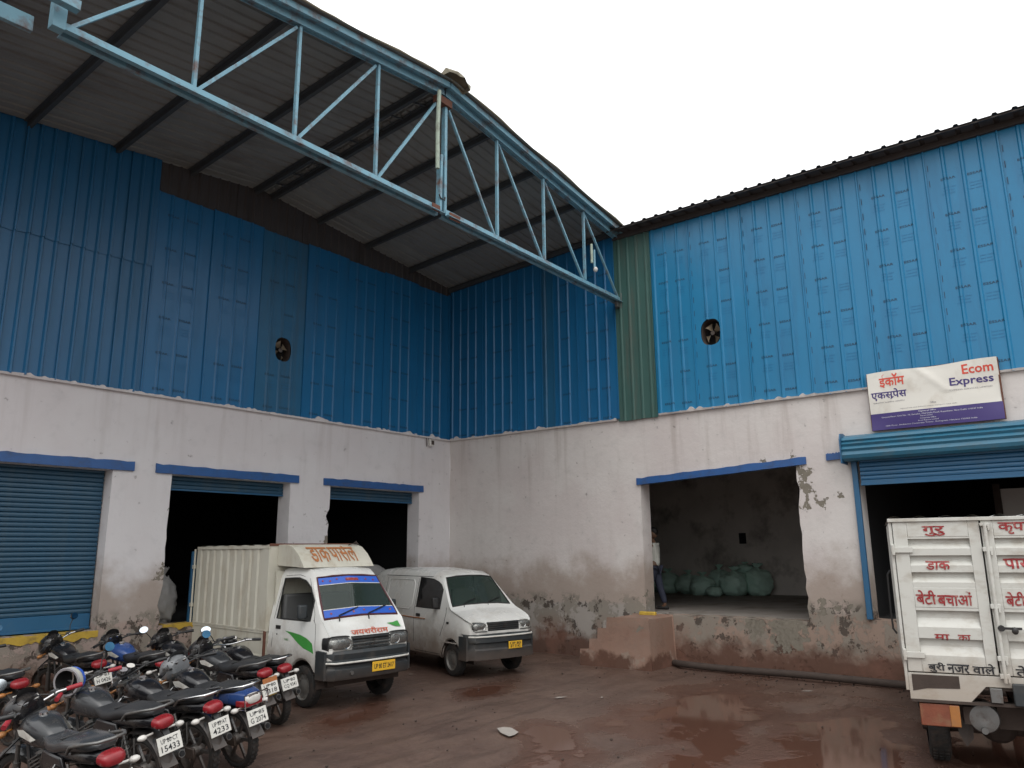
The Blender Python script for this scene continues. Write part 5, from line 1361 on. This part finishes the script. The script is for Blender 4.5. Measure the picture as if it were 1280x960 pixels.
    # tail light, plate, indicators, rail
    tl = MB().loft([(-.855,0,.748,.100,.052), (-.90,0,.742,.096,.052), (-.930,0,.735,.080,.042), (-.943,0,.731,.055,.028)], 18, 2.6)
    tl.build('tail_light', lens, t, smooth=50)
    pb = MB(); rot = Matrix.Rotation(R(14), 3, 'Y')
    pc = Vector((-.965, 0, .565)); pb.box(pc, (.006,.235,.15), rot); po = pb.build('number_plate', m_plate, t, bevel=.003)
    U = Vector((0,-1,0)); V = rot @ Vector((0,0,1)); Nn = rot @ Vector((-1,0,0))
    MB().text(plate[0], pc+Nn*.0045+V*.034, U, V, .17, .040, .012).text(plate[1], pc+Nn*.0045-V*.030, U, V, .18, .052, .012).build('plate_characters', m_ink, po)
    MB().bar((-.88,0,.70),(-.955,0,.60),.06,.015).build('plate_bracket', m_bplast, t)
    for q in (-1, 1):
        MB().tube([(-.83,q*.07,.66),(-.84,q*.15,.66)], .010, 6).ell((-.85,q*.185,.66),(.035,.045,.026),10,6).build('indicator', ind, t, smooth=60)
        MB(F).tube([(.52,q*.10,.84),(.52,q*.18,.84)], .010, 6).ell((.52,q*.215,.84),(.035,.045,.026),10,6).build('indicator', m_amber, t, smooth=60)
    if rail:
        MB().tube([(-.48,.135,.76),(-.58,.155,.83),(-.80,.145,.875),(-.90,.10,.885),(-.915,0,.885),(-.90,-.10,.885),(-.80,-.145,.875),(-.58,-.155,.83),(-.48,-.135,.76)], .013, 8).build('grab_rail', m_chrome if rail == 1 else m_steel, t, smooth=60)
    if sticker:
        for a, c_, (ya, yb, za, zb) in sticker: MB().add([(-.955-.0*a, ya, za), (-.955, yb, za), (-.945, yb, zb), (-.945, ya, zb)], [(0,1,2,3)]).build('sticker', c_, t)
    # engine, exhaust, chain case, frame
    en = MB().loft([(-.20,0,.36,.10,.08), (-.10,0,.36,.135,.115), (.08,0,.35,.135,.12), (.18,0,.36,.09,.09)], 12, 3.5)
    for k in range(7):
        c = Vector((.14+.012*k, 0, .46+.026*k)); en.box(c, (.17,.19,.010), Matrix.Rotation(R(22), 3, 'Y'))
    en.cyl((.13,0,.44),(.22,0,.65),.062,.062,12).cyl((0,-.13,.35),(0,-.165,.35),.085,.08,18).cyl((-.06,.13,.36),(-.06,.16,.36),.075,.07,18)
    en.build('engine', m_steel, t, smooth=35)
    ex = MB().tube([(.24,-.06,.56),(.33,-.09,.50),(.32,-.12,.34),(.20,-.14,.24),(-.05,-.15,.21),(-.22,-.155,.24)], .022, 8)
    ex.tube([(-.20,-.16,.24),(-.28,-.165,.26),(-.78,-.185,.37),(-.86,-.187,.39)], [.026,.047,.052,.036], 12)
    eo = ex.build('exhaust', exh, t, smooth=50)
    MB().cyl((-.862,-.187,.391),(-.868,-.187,.393),.026,.026,12).build('exhaust_mouth', m_dark, eo)
    MB().prism([(-.70,.26),(-.70,.36),(-.10,.40),(-.02,.36),(-.10,.28)], .085, .115, lambda a, z, yy: (a, yy, z)).build('chain_case', m_bplast, t, bevel=.01)
    fr = MB()
    fr.tube([(.42,0,.92),(.40,0,.80),(.28,0,.72),(-.10,0,.68),(-.30,0,.66)], .022, 8)
    for q in (-.09, .09):
        fr.tube([(.42,q*.4,.84),(.33,q*.8,.52),(.24,q,.26),(-.18,q,.26),(-.22,q,.62)], .014, 6); fr.tube([(-.12,q,.34),(-.60,q*1.05,.30)], .018, 6)
        fr.tube([(-.20,q,.66),(-.80,q*.9,.72)], .013, 6)
    fr.tube([(-.1,-.26,.33),(-.1,.26,.33)], .014, 6)
    fr.build('frame', m_bplast, t, smooth=50)
    sh = MB()
    for q in (-.125, .125):
        sh.tube([(-.58,q,.34),(-.46,q,.68)], .012, 6)
        n_ = 44; sh.tube([(-.565+.085*i/n_+.026*math.cos(i*.9), q+.026*math.sin(i*.9), .385+.24*i/n_) for i in range(n_)], .006, 4)
    sh.build('shock_absorber', m_steel, t, smooth=50)
    MB().tube([(-.30,.14,.66),(-.34,.22,.60),(-.36,.23,.36),(-.62,.21,.34),(-.68,.16,.44),(-.66,.14,.62)], .008, 6).tube([(-.42,.225,.35),(-.42,.15,.64)], .005, 5).tube([(-.52,.222,.35),(-.52,.15,.63)], .005, 5).build('saree_guard', m_steel, t, smooth=50)
    MB().tube([(-.02,.12,.28),(-.03,.27,.03)], .012, 6).box((-.03,.275,.028),(.06,.04,.012)).build('side_stand', m_bplast, t)
    MB().tube([(.30,-.30,.62),(.33,-.31,.40),(.30,-.27,.30),(.26,-.10,.28)], .011, 6).tube([(.30,.30,.62),(.33,.31,.40),(.30,.27,.30),(.26,.10,.28)], .011, 6).tube([(.42,-.03,.80),(.36,-.28,.66),(.30,-.30,.62)], .011, 6).tube([(.42,.03,.80),(.36,.28,.66),(.30,.30,.62)], .011, 6).build('leg_guard', m_chrome if rail == 1 else m_bplast, t, smooth=50)
    # handlebar, controls, mirrors
    hb = MB(F).tube([(.27,.36,.985),(.36,.22,.995),(.42,.10,.965),(.43,0,.955),(.42,-.10,.965),(.36,-.22,.995),(.27,-.36,.985)], .012, 8)
    ho = hb.build('handlebar', m_bplast if steer % 2 else m_chrome, t, smooth=60)
    for q in (-1, 1):
        MB(F).tube([(.325,q*.275,.991),(.31,q*.30,.990),(.26,q*.38,.984)], [.018,.021,.021], 10).build('grip', grips, ho, smooth=60)
        MB(F).tube([(.40,q*.20,.985),(.385,q*.26,.975),(.335,q*.385,.968)], .007, 5).box((.385,q*.21,.995),(.05,.05,.04)).build('lever', m_steel, ho)
        if mirrors[0 if q > 0 else 1]:
            MB(F).tube([(.37,q*.22,1.00),(.385,q*.27,1.10),(.375,q*.33,1.17)], .006, 6).build('mirror_stem', m_bplast, t, smooth=60)
            rot = Matrix.Rotation(R(20), 3, 'Y') @ Matrix.Rotation(R(-q*6), 3, 'Z')
            mo = MB(F).ell((.372,q*.355,1.205), (.018,.070,.050), 14, 8, rot).build('mirror', m_bplast, t, smooth=60)
            k = 18; c = Vector((.372,q*.355,1.205)); vs = [F @ (c+rot @ Vector((-.019, .064*math.cos(2*PI*i/k), .045*math.sin(2*PI*i/k)))) for i in range(k)]
            MB().add(vs, [tuple(range(k))]).build('mirror_glass', m_mirror, mo)
    cb = MB(F)
    for q in (-1, 1): cb.tube([(.37,q*.20,.98),(.47,q*.12,1.02),(.52,q*.05,.95),(.45,0,.85)], .005, 5)
    cb.build('cables', m_bplast, t, smooth=60)
    # headlight and instruments
    if cowl in ('fairing', 'red', 'silver'):
        cm = {'fairing': m_gloss, 'red': paint('red_fairing', (.35,.02,.025)), 'silver': paint('silver_fairing', (.20,.21,.22))}[cowl]
        fm = MB(F); secs = [(.40,0,.95,.115,.10), (.46,0,.945,.150,.135), (.54,0,.935,.150,.14), (.62,0,.91,.12,.12), (.67,0,.89,.085,.085), (.685,0,.88,.05,.05)]
        fm.loft(secs, 18, 2.4); co = fm.build('headlight_cowl', cm, t, smooth=60)
        vs = []; n_ = 10
        sc_ = MB(F)
        for i in range(n_+1):
            a = PI*i/n_
            for (xx, rr, zz) in ((.55, .13, .98), (.50, .125, 1.07), (.465, .10, 1.13)): vs.append((xx-.02*abs(math.cos(a)), rr*math.cos(a), zz-.06+.06*math.sin(a)))
        sc_.add(vs, [(3*i+j, 3*i+3+j, 3*i+4+j, 3*i+1+j) for i in range(n_) for j in range(2)]).build('visor', m_bplast, t, smooth=60)
        MB(F).ell((.655,0,.885), (.04,.085,.075), 16, 8).build('headlight_lens', m_clear, co, smooth=60)
    else:
        ho2 = MB(F).lathe([(-.08,.02),(-.06,.06),(.0,.085),(.05,.092),(.055,.088)], (.53,0,.88), (1,0,-.1), 22).build('headlight', m_chrome, t, smooth=50)
        MB(F).ell((.575,0,.875), (.025,.085,.085), 16, 8).build('headlight_lens', m_clear, ho2, smooth=60)
    pod = MB(F); axg = Vector((-.42, 0, .9)).normalized()
    pod.box((.455,0,1.0), (.09,.20,.05), Matrix.Rotation(R(-25), 3, 'Y')); pg = pod.build('instrument_pod', m_bplast, t, bevel=.015)
    for q in (-.052, .052):
        c = Vector((.445,q,1.015)); MB(F).cyl(c, c+axg*.028, .048, .048, 18).build('gauge_ring', m_chrome, pg, smooth=40)
        MB(F).cyl(c+axg*.0285, c+axg*.030, .041, .041, 18).build('gauge_face', m_signgr if q > 0 else m_clear, pg, smooth=40)
    return t

blueT = paint('blue_tank_paint', (.03,.07,.22)); dkblue = paint('dark_blue_paint', (.012,.025,.08)); silverT = paint('grey_tank_paint', (.085,.09,.095))
slate = paint('slate_tank_paint', (.11,.125,.14)); maroonT = paint('maroon_paint', (.14,.015,.02)); ash = paint('ash_seat', (.035,.037,.04))
slate2 = paint('worn_charcoal_paint', (.028,.030,.033))
B1 = make_bike('black motorcycle with a big red tail lamp and red grips, nearest the camera', -11.17, -6.10, 92, tank=slate2, grips=m_grip, cowl='fairing', plate=('UP 80', 'CK 2081'), steer=20, seatm=ash, mirrors=(0,0))
B2 = make_bike('black motorcycle with a helmet hung on its bar and a grey grab rail', -10.39, -5.22, 97, tank=slate2, grips=m_grip, cowl='plain', plate=('UP 80 CT', '15433'), steer=13, rail=2, mirrors=(0,1))
B3 = make_bike('black motorcycle whose tilted white plate ends in 4233, third from the near end', -9.77, -4.98, 98, tank=m_gloss, plate=('UP 85 AT', '4233'), steer=15, rail=1, cowl='plain', mirrors=(0,0))
B4 = make_bike('motorcycle with a blue and red painted tail box and chrome rail', -9.17, -4.86, 92, tank=m_gloss, tail=dkblue, plate=('UP 85', 'G 2074'), steer=9, cowl='silver', lens=m_clear, mirrors=(0,1), rail=1)
B5 = make_bike('black motorcycle with orange and yellow stickers beside its rear wheel', -8.09, -3.55, 91, tank=slate2, plate=('UP 80', '7318'), steer=11, cowl='fairing', mirrors=(0,0),
    sticker=[(0, m_orangep, (.09,-.12,.60,.69)), (0, m_yellow, (.02,-.10,.47,.58))])
B6 = make_bike('black motorcycle closest to the box truck wheel', -7.66, -3.43, 88, tank=m_gloss, plate=('UP 80', 'CQ 9341'), steer=-12, rail=1, cowl='plain', mirrors=(1,0))
B7 = make_bike('black motorcycle with a round red tail lamp and orange indicators at the left edge', -10.29, -1.84, 95, tank=m_gloss, plate=('UP 80', 'AF 6023'), steer=10, ind=m_amber, mirrors=(0,1))
B8 = make_bike('motorcycle with a tall black fairing parked right against the closed shutter dock', -8.93, -.95, 91, tank=m_gloss, plate=('UP 83', 'H 0426'), steer=24, rail=2, mirrors=(0,1))
B9 = make_bike('motorcycle with a blue tank and twin dials, left of the white sack', -8.38, -1.58, 92, tank=blueT, plate=('UP 80', 'DB 3790'), steer=3, mirrors=(0,0))
B10 = make_bike('black motorcycle with a tall visor in the back row beside the box truck', -7.86, -2.05, 90, tank=m_gloss, plate=('UP 80', 'BR 1186'), steer=7, mirrors=(1,0))
B11 = make_bike('motorcycle cut off by the bottom left corner of the yard view', -12.0, -6.9, 94, tank=slate2, plate=('UP 80', 'BX 5512'), steer=10, cowl='fairing', lens=m_red)
# painted panels on the tail of the blue and red one
MB().loft([(-.90,0,.735,.10,.075), (-.80,0,.745,.125,.085), (-.62,0,.745,.135,.08), (-.5,0,.74,.13,.07)], 16, 4).build('tail_box', blueT, B4, smooth=40)
MB().loft([(-.93,0,.70,.095,.03), (-.905,0,.705,.115,.04), (-.80,0,.705,.135,.045)], 16, 4).build('red_tail_panel', m_red, B4, smooth=40)
MB().bb((-.935,-.13,.672),(-.93,.13,.678)).bb((-.932,-.05,.76),(-.90,.06,.785)).build('chrome_trim', m_chrome, B4)
for b_, nm in ((B4, m_chrome),):
    MB().tube([(-.86,.14,.66),(-.97,.14,.66),(-.97,.14,.80),(-.97,-.14,.80),(-.97,-.14,.66),(-.86,-.14,.66)], .008, 6).build('rear_guard', nm, b_, smooth=40)
# two round front-row oddments: red tail lamp bike at the left edge gets a bigger lamp
# helmet hanging on the second bike
t = thing('helmet', 'pale open-face helmet with a blue patch hanging on a motorcycle mirror', 'helmet', (-10.75,-4.95,1.0), tuple(Vector((.80,.52,.12)).to_track_quat('Z','X').to_euler()))
prof = [(-.02,.128),(.03,.13),(.08,.12),(.125,.09),(.148,.045),(.152,.001)]
MB().lathe(prof, (0,0,0), (0,0,1), 24).build('helmet_shell', m_helmet, t, smooth=60)
MB().lathe([(-.02,.112),(.03,.112),(.08,.10),(.12,.06),(.132,.001)], (0,0,0), (0,0,1), 20).build('helmet_lining', m_cloth, t, smooth=60)
MB().lathe([(-.028,.112),(-.030,.13),(-.015,.136),(-.008,.129)], (0,0,0), (0,0,1), 24).build('helmet_rim', m_signgr, t, smooth=60)
MB().lathe([(.04,.1295),(.09,.1175)], (0,0,0.002), (0,0,1), 24).build('helmet_band', m_blued, t, smooth=60)
MB().tube([(.10,.06,-.02),(.06,.12,-.10),(0,.13,-.14),(-.06,.11,-.09),(-.1,.06,-.02)], .006, 5).build('chin_strap', m_bplast, t)

# ------------------------------------------------------------------ sacks
def sack(label, loc, r, seed, m_, neck=True, amp=1, group=None, name='sack', rotz=0, cat='sack'):
    mb = MB(); n_, k = 40, 26; vs = []
    for i in range(k+1):
        a = PI*i/k
        for j in range(n_):
            t = 2*PI*j/n_
            e = .8; sx = math.copysign(abs(math.cos(t))**e, math.cos(t)); sy = math.copysign(abs(math.sin(t))**e, math.sin(t))
            p = Vector((sx*abs(math.sin(a))**.75, sy*abs(math.sin(a))**.75, math.cos(a)))
            q = 1+.13*noise.noise(p*1.6+Vector((seed,0,0)))+amp*(.09*noise.noise(p*4+Vector((0,seed,0)))+.05*noise.noise(p*9))-amp*.05*abs(noise.noise(Vector((p.x*3,p.y*3,p.z*6+seed))))
            z = r[2]*(1+p.z*q)
            vs.append((p.x*r[0]*q, p.y*r[1]*q, max(.0, z-.12*r[2])))
    mb.add(vs, [(i*n_+j, (i+1)*n_+j, (i+1)*n_+(j+1) % n_, i*n_+(j+1) % n_) for i in range(k) for j in range(n_)])
    t = thing(name, label, cat, loc, (0,0,rotz), group)
    mb.build('sack_body', m_, t, smooth=70)
    if neck:
        mb = MB(); n_ = 12; vs = []
        for i, (h, rr) in enumerate(((0,.35),(.10,.16),(.16,.10),(.22,.16),(.34,.30),(.40,.36))):
            for j in range(n_):
                tt = 2*PI*j/n_; q = 1+.35*math.sin(j*3+seed)*(i > 2); vs.append((r[0]*rr*q*math.cos(tt), r[1]*rr*q*math.sin(tt), r[2]*(1.80+h*1.2)+.02*math.sin(j*2)*(i > 2)))
        mb.add(vs, [(i*n_+j, i*n_+(j+1) % n_, (i+1)*n_+(j+1) % n_, (i+1)*n_+j) for i in range(5) for j in range(n_)])
        mb.build('sack_neck', m_, t, smooth=70)
    return t
GRP = 'pale green sacks heaped against the back wall of the dock room'
spots = [(6.6,-4.55,.44,.42,.40,'large pale green sack, second from the right in the heap'),(6.9,-5.10,.42,.40,.44,'tall pale green sack at the right end of the heap'),
 (6.3,-3.75,.40,.36,.32,'pale green sack lying in the middle of the heap'),(6.7,-3.15,.42,.38,.34,'pale green sack left of the middle of the heap'),
 (6.8,-2.45,.40,.38,.36,'dim green sack near the left end of the heap'),(6.9,-1.75,.42,.38,.38,'dim green sack at the left end of the heap'),
 (7.0,-3.95,.36,.34,.42,'green sack standing behind the middle of the heap'),(5.9,-4.25,.30,.22,.16,'small flat green sack in front of the largest one')]
for k, (x, y, a, b_, c, lab) in enumerate(spots): sack(lab, (x, y, .92), (a*.92, b_*.92, c*.84), k*3.3, m_sackg, True, 1.3, GRP, rotz=k)
sack('small crumpled green sack on top of the right end of the heap', (6.95,-4.75,1.50), (.24,.22,.13), 71, m_sackg, True, 1.3, GRP, rotz=1)
sack('tall grey-white woven sack standing at the left side of the middle dock door', (-6.98,.50,.985), (.26,.20,.42), 5, m_sackw, True, 1.8, rotz=.4)
sack('pale rounded bundle just inside the far dock door above the white van', (-2.15,.80,.985), (.85,.40,.50), 15, m_sackw, False, name='bundle', cat='bundle')

# ------------------------------------------------------------------ person standing in the dock, jacket on the wall
def skin_mesh(name, pts, edges, m_, parent, sub=2):
    me = bpy.data.meshes.new(name); me.from_pydata([p[:3] for p in pts], edges, []); me.materials.append(m_)
    o = bpy.data.objects.new(name, me); col.objects.link(o); o.parent = parent
    md = o.modifiers.new('skin', 'SKIN'); md.use_smooth_shade = True
    for v, p in zip(me.skin_vertices[0].data, pts): v.radius = (p[3], p[4] if len(p) > 4 else p[3])
    me.skin_vertices[0].data[0].use_root = True
    s_ = o.modifiers.new('subsurf', 'SUBSURF'); s_.levels = sub; s_.render_levels = sub
    dg = bpy.context.evaluated_depsgraph_get(); em = bpy.data.meshes.new_from_object(o.evaluated_get(dg)); o.modifiers.clear(); o.data = em
    em.polygons.foreach_set('use_smooth', [True]*len(em.polygons)); return o
t = thing('person', 'person in an off-white shirt and dark trousers at the left jamb of the open dock', 'person', (.95,-5.10,.92), (0,0,R(100)))
# local +x is the way the person faces
P_ = [(0,0,.90,.13,.11),(0,0,1.08,.115,.10),(0,0,1.26,.14,.11),(.01,0,1.38,.11,.08),(.01,0,1.45,.05),(.03,0,1.50,.05),
      (0,.17,1.34,.055),(.06,.22,1.10,.042),(.24,.16,1.04,.032),(.32,.13,1.05,.028),
      (0,-.17,1.34,.055),(.05,-.22,1.10,.042),(.23,-.17,1.02,.032),(.31,-.14,1.03,.028),
      (0,.09,.84,.085),(.10,.10,.48,.06),(.16,.11,.09,.04),(.26,.13,.04,.035),
      (-.01,-.09,.84,.085),(-.07,-.10,.48,.06),(-.17,-.11,.09,.04),(-.07,-.13,.04,.035)]
E_ = [(0,1),(1,2),(2,3),(3,4),(4,5),(2,6),(6,7),(7,8),(8,9),(2,10),(10,11),(11,12),(12,13),(0,14),(14,15),(15,16),(16,17),(0,18),(18,19),(19,20),(20,21)]
body = skin_mesh('body', P_, E_, m_skin, t)
hd = MB().loft([(-.095,0,1.60,.03,.04),(-.08,0,1.60,.06,.085),(-.02,0,1.60,.078,.115),(.04,0,1.595,.074,.115),(.08,0,1.585,.055,.10),(.098,0,1.575,.03,.06)], 16, 2.1)
hd.ell((.105,0,1.58),(.018,.014,.026),8,6).ell((.0,.078,1.59),(.02,.01,.03),8,6).ell((.0,-.078,1.59),(.02,.01,.03),8,6)
hd.build('head', m_skin, t, smooth=70)
MB().ell((.092,.03,1.60),(.008,.012,.007),8,6).ell((.092,-.03,1.60),(.008,.012,.007),8,6).box((.094,0,1.545),(.006,.04,.006)).build('face_features', m_hair, t)
MB().loft([(-.11,0,1.62,.04,.05),(-.085,0,1.63,.075,.085),(-.02,0,1.665,.086,.07),(.04,0,1.685,.075,.045),(.075,0,1.68,.05,.03)], 14, 2.2).build('hair', m_hair, t, smooth=70)
sh_ = [(p[0], p[1], p[2], p[3]+.022, (p[4] if len(p) > 4 else p[3])+.022) for p in P_]
skin_mesh('shirt', [(0,0,.86,.155,.135)]+sh_[1:4]+[sh_[6],(.05,.215,1.13,.062),sh_[10],(.045,-.215,1.13,.062)], [(0,1),(1,2),(2,3),(2,4),(4,5),(2,6),(6,7)], m_shirt, t)
skin_mesh('trousers', [(0,0,.92,.135,.12)]+[sh_[14],sh_[15],(P_[16][0],P_[16][1],.12,.062),sh_[18],sh_[19],(P_[20][0],P_[20][1],.12,.062)], [(0,1),(1,2),(2,3),(0,4),(4,5),(5,6)], m_navy, t)
for (x, y) in ((.23,.125),(-.10,-.125)): MB().loft([(x-.13,y,.035,.03,.03),(x-.10,y,.05,.042,.045),(x,y,.045,.045,.04),(x+.10,y,.035,.045,.032),(x+.15,y,.028,.03,.02)], 12, 2.6).build('shoe', m_rubber, t, smooth=60)
for s in (1, -1):
    ctr = Vector((.335, s*.135, 1.05))
    for k in range(4):
        y0 = -.028+.018*k; ln = (.065,.075,.072,.058)[k]
        skin_mesh('finger', [(ctr.x, ctr.y+y0, ctr.z, .013), (ctr.x+.04, ctr.y+y0*1.15, ctr.z-.003, .0095), (ctr.x+.04+ln*.5, ctr.y+y0*1.2, ctr.z-.015, .0085), (ctr.x+.04+ln*.8, ctr.y+y0*1.2, ctr.z-.04, .007)], [(0,1),(1,2),(2,3)], m_skin, body, 1)
    skin_mesh('thumb', [(ctr.x, ctr.y-s*.02, ctr.z+.005, .014), (ctr.x+.03, ctr.y-s*.05, ctr.z+.012, .011), (ctr.x+.055, ctr.y-s*.055, ctr.z+.002, .009)], [(0,1),(1,2)], m_skin, body, 1)
t = thing('hanging_jacket', 'dark cloth with a pale strap hanging inside the right jamb of the open dock', 'cloth', (.62,-8.60,2.15))
mb = MB(); vs = []
for i in range(9):
    z = -.48*i/8
    for j in range(9):
        y = (j/8-.5)*(.20+.14*i/8); vs.append((.03*math.sin(j*1.9+i*.3)-.04, y+.012*math.sin(i*1.3), z-.02*math.cos(j*1.7)*(i/8)+(-.04*abs(j-4)/4 if i == 0 else 0)))
mb.add(vs, [(i*9+j, i*9+j+1, i*9+10+j, i*9+9+j) for i in range(8) for j in range(8)])
o = mb.build('cloth', m_cloth, t, smooth=70); sm = o.modifiers.new('thick', 'SOLIDIFY'); sm.thickness = .02
MB().tube([(-.07,-.02,-.02),(-.09,.02,-.07),(-.10,-.03,-.12),(-.09,-.05,-.17)], .013, 6).ell((-.09,.0,-.17),(.02,.035,.025)).build('pale_strap', m_shirt, t, smooth=60)
MB().box((.02,0,.03),(.04,.3,.025)).build('peg_rail', m_mud, t)

# ------------------------------------------------------------------ litter
scrap(-6.31,-6.81,.24,.9,'large flat pale patch lying in the middle of the yard',1)  # flat pale shape laid on the mud
scrap(-4.09,-6.07,.08,-.4,'thin pale strip of litter on the mud right of centre',2)
scrap(-3.82,-2.58,.05,.3,'small white scrap between the box truck and the panel van',3)
scrap(-1.44,-8.93,.07,-.9,'white scrap by the drain pipe below the pillar',4)
scrap(-3.73,-6.58,.035,.3,'tiny white scrap near the middle of the yard',5)
scrap(-1.36,-3.92,.03,.3,'dark crumb of litter at the foot of the right wall',6,m_mud)
mbs = MB(); rnd = random.Random(21)
for i in range(420):
    a = rnd.random(); x = -13+12.6*rnd.random(); y = -12+11.6*rnd.random()**.8
    if i % 3 == 0: x = -.25-rnd.random()**2*1.2; y = -6-7*rnd.random()
    q = rnd.uniform(.006,.022); mbs.ell((x, y, .0), (q, q*rnd.uniform(.6,1), q*.6), 6, 4)
tag(mbs.build('gravel', m_mud, smooth=60), 'small stones and grit scattered over the mud', 'gravel', kind='stuff')
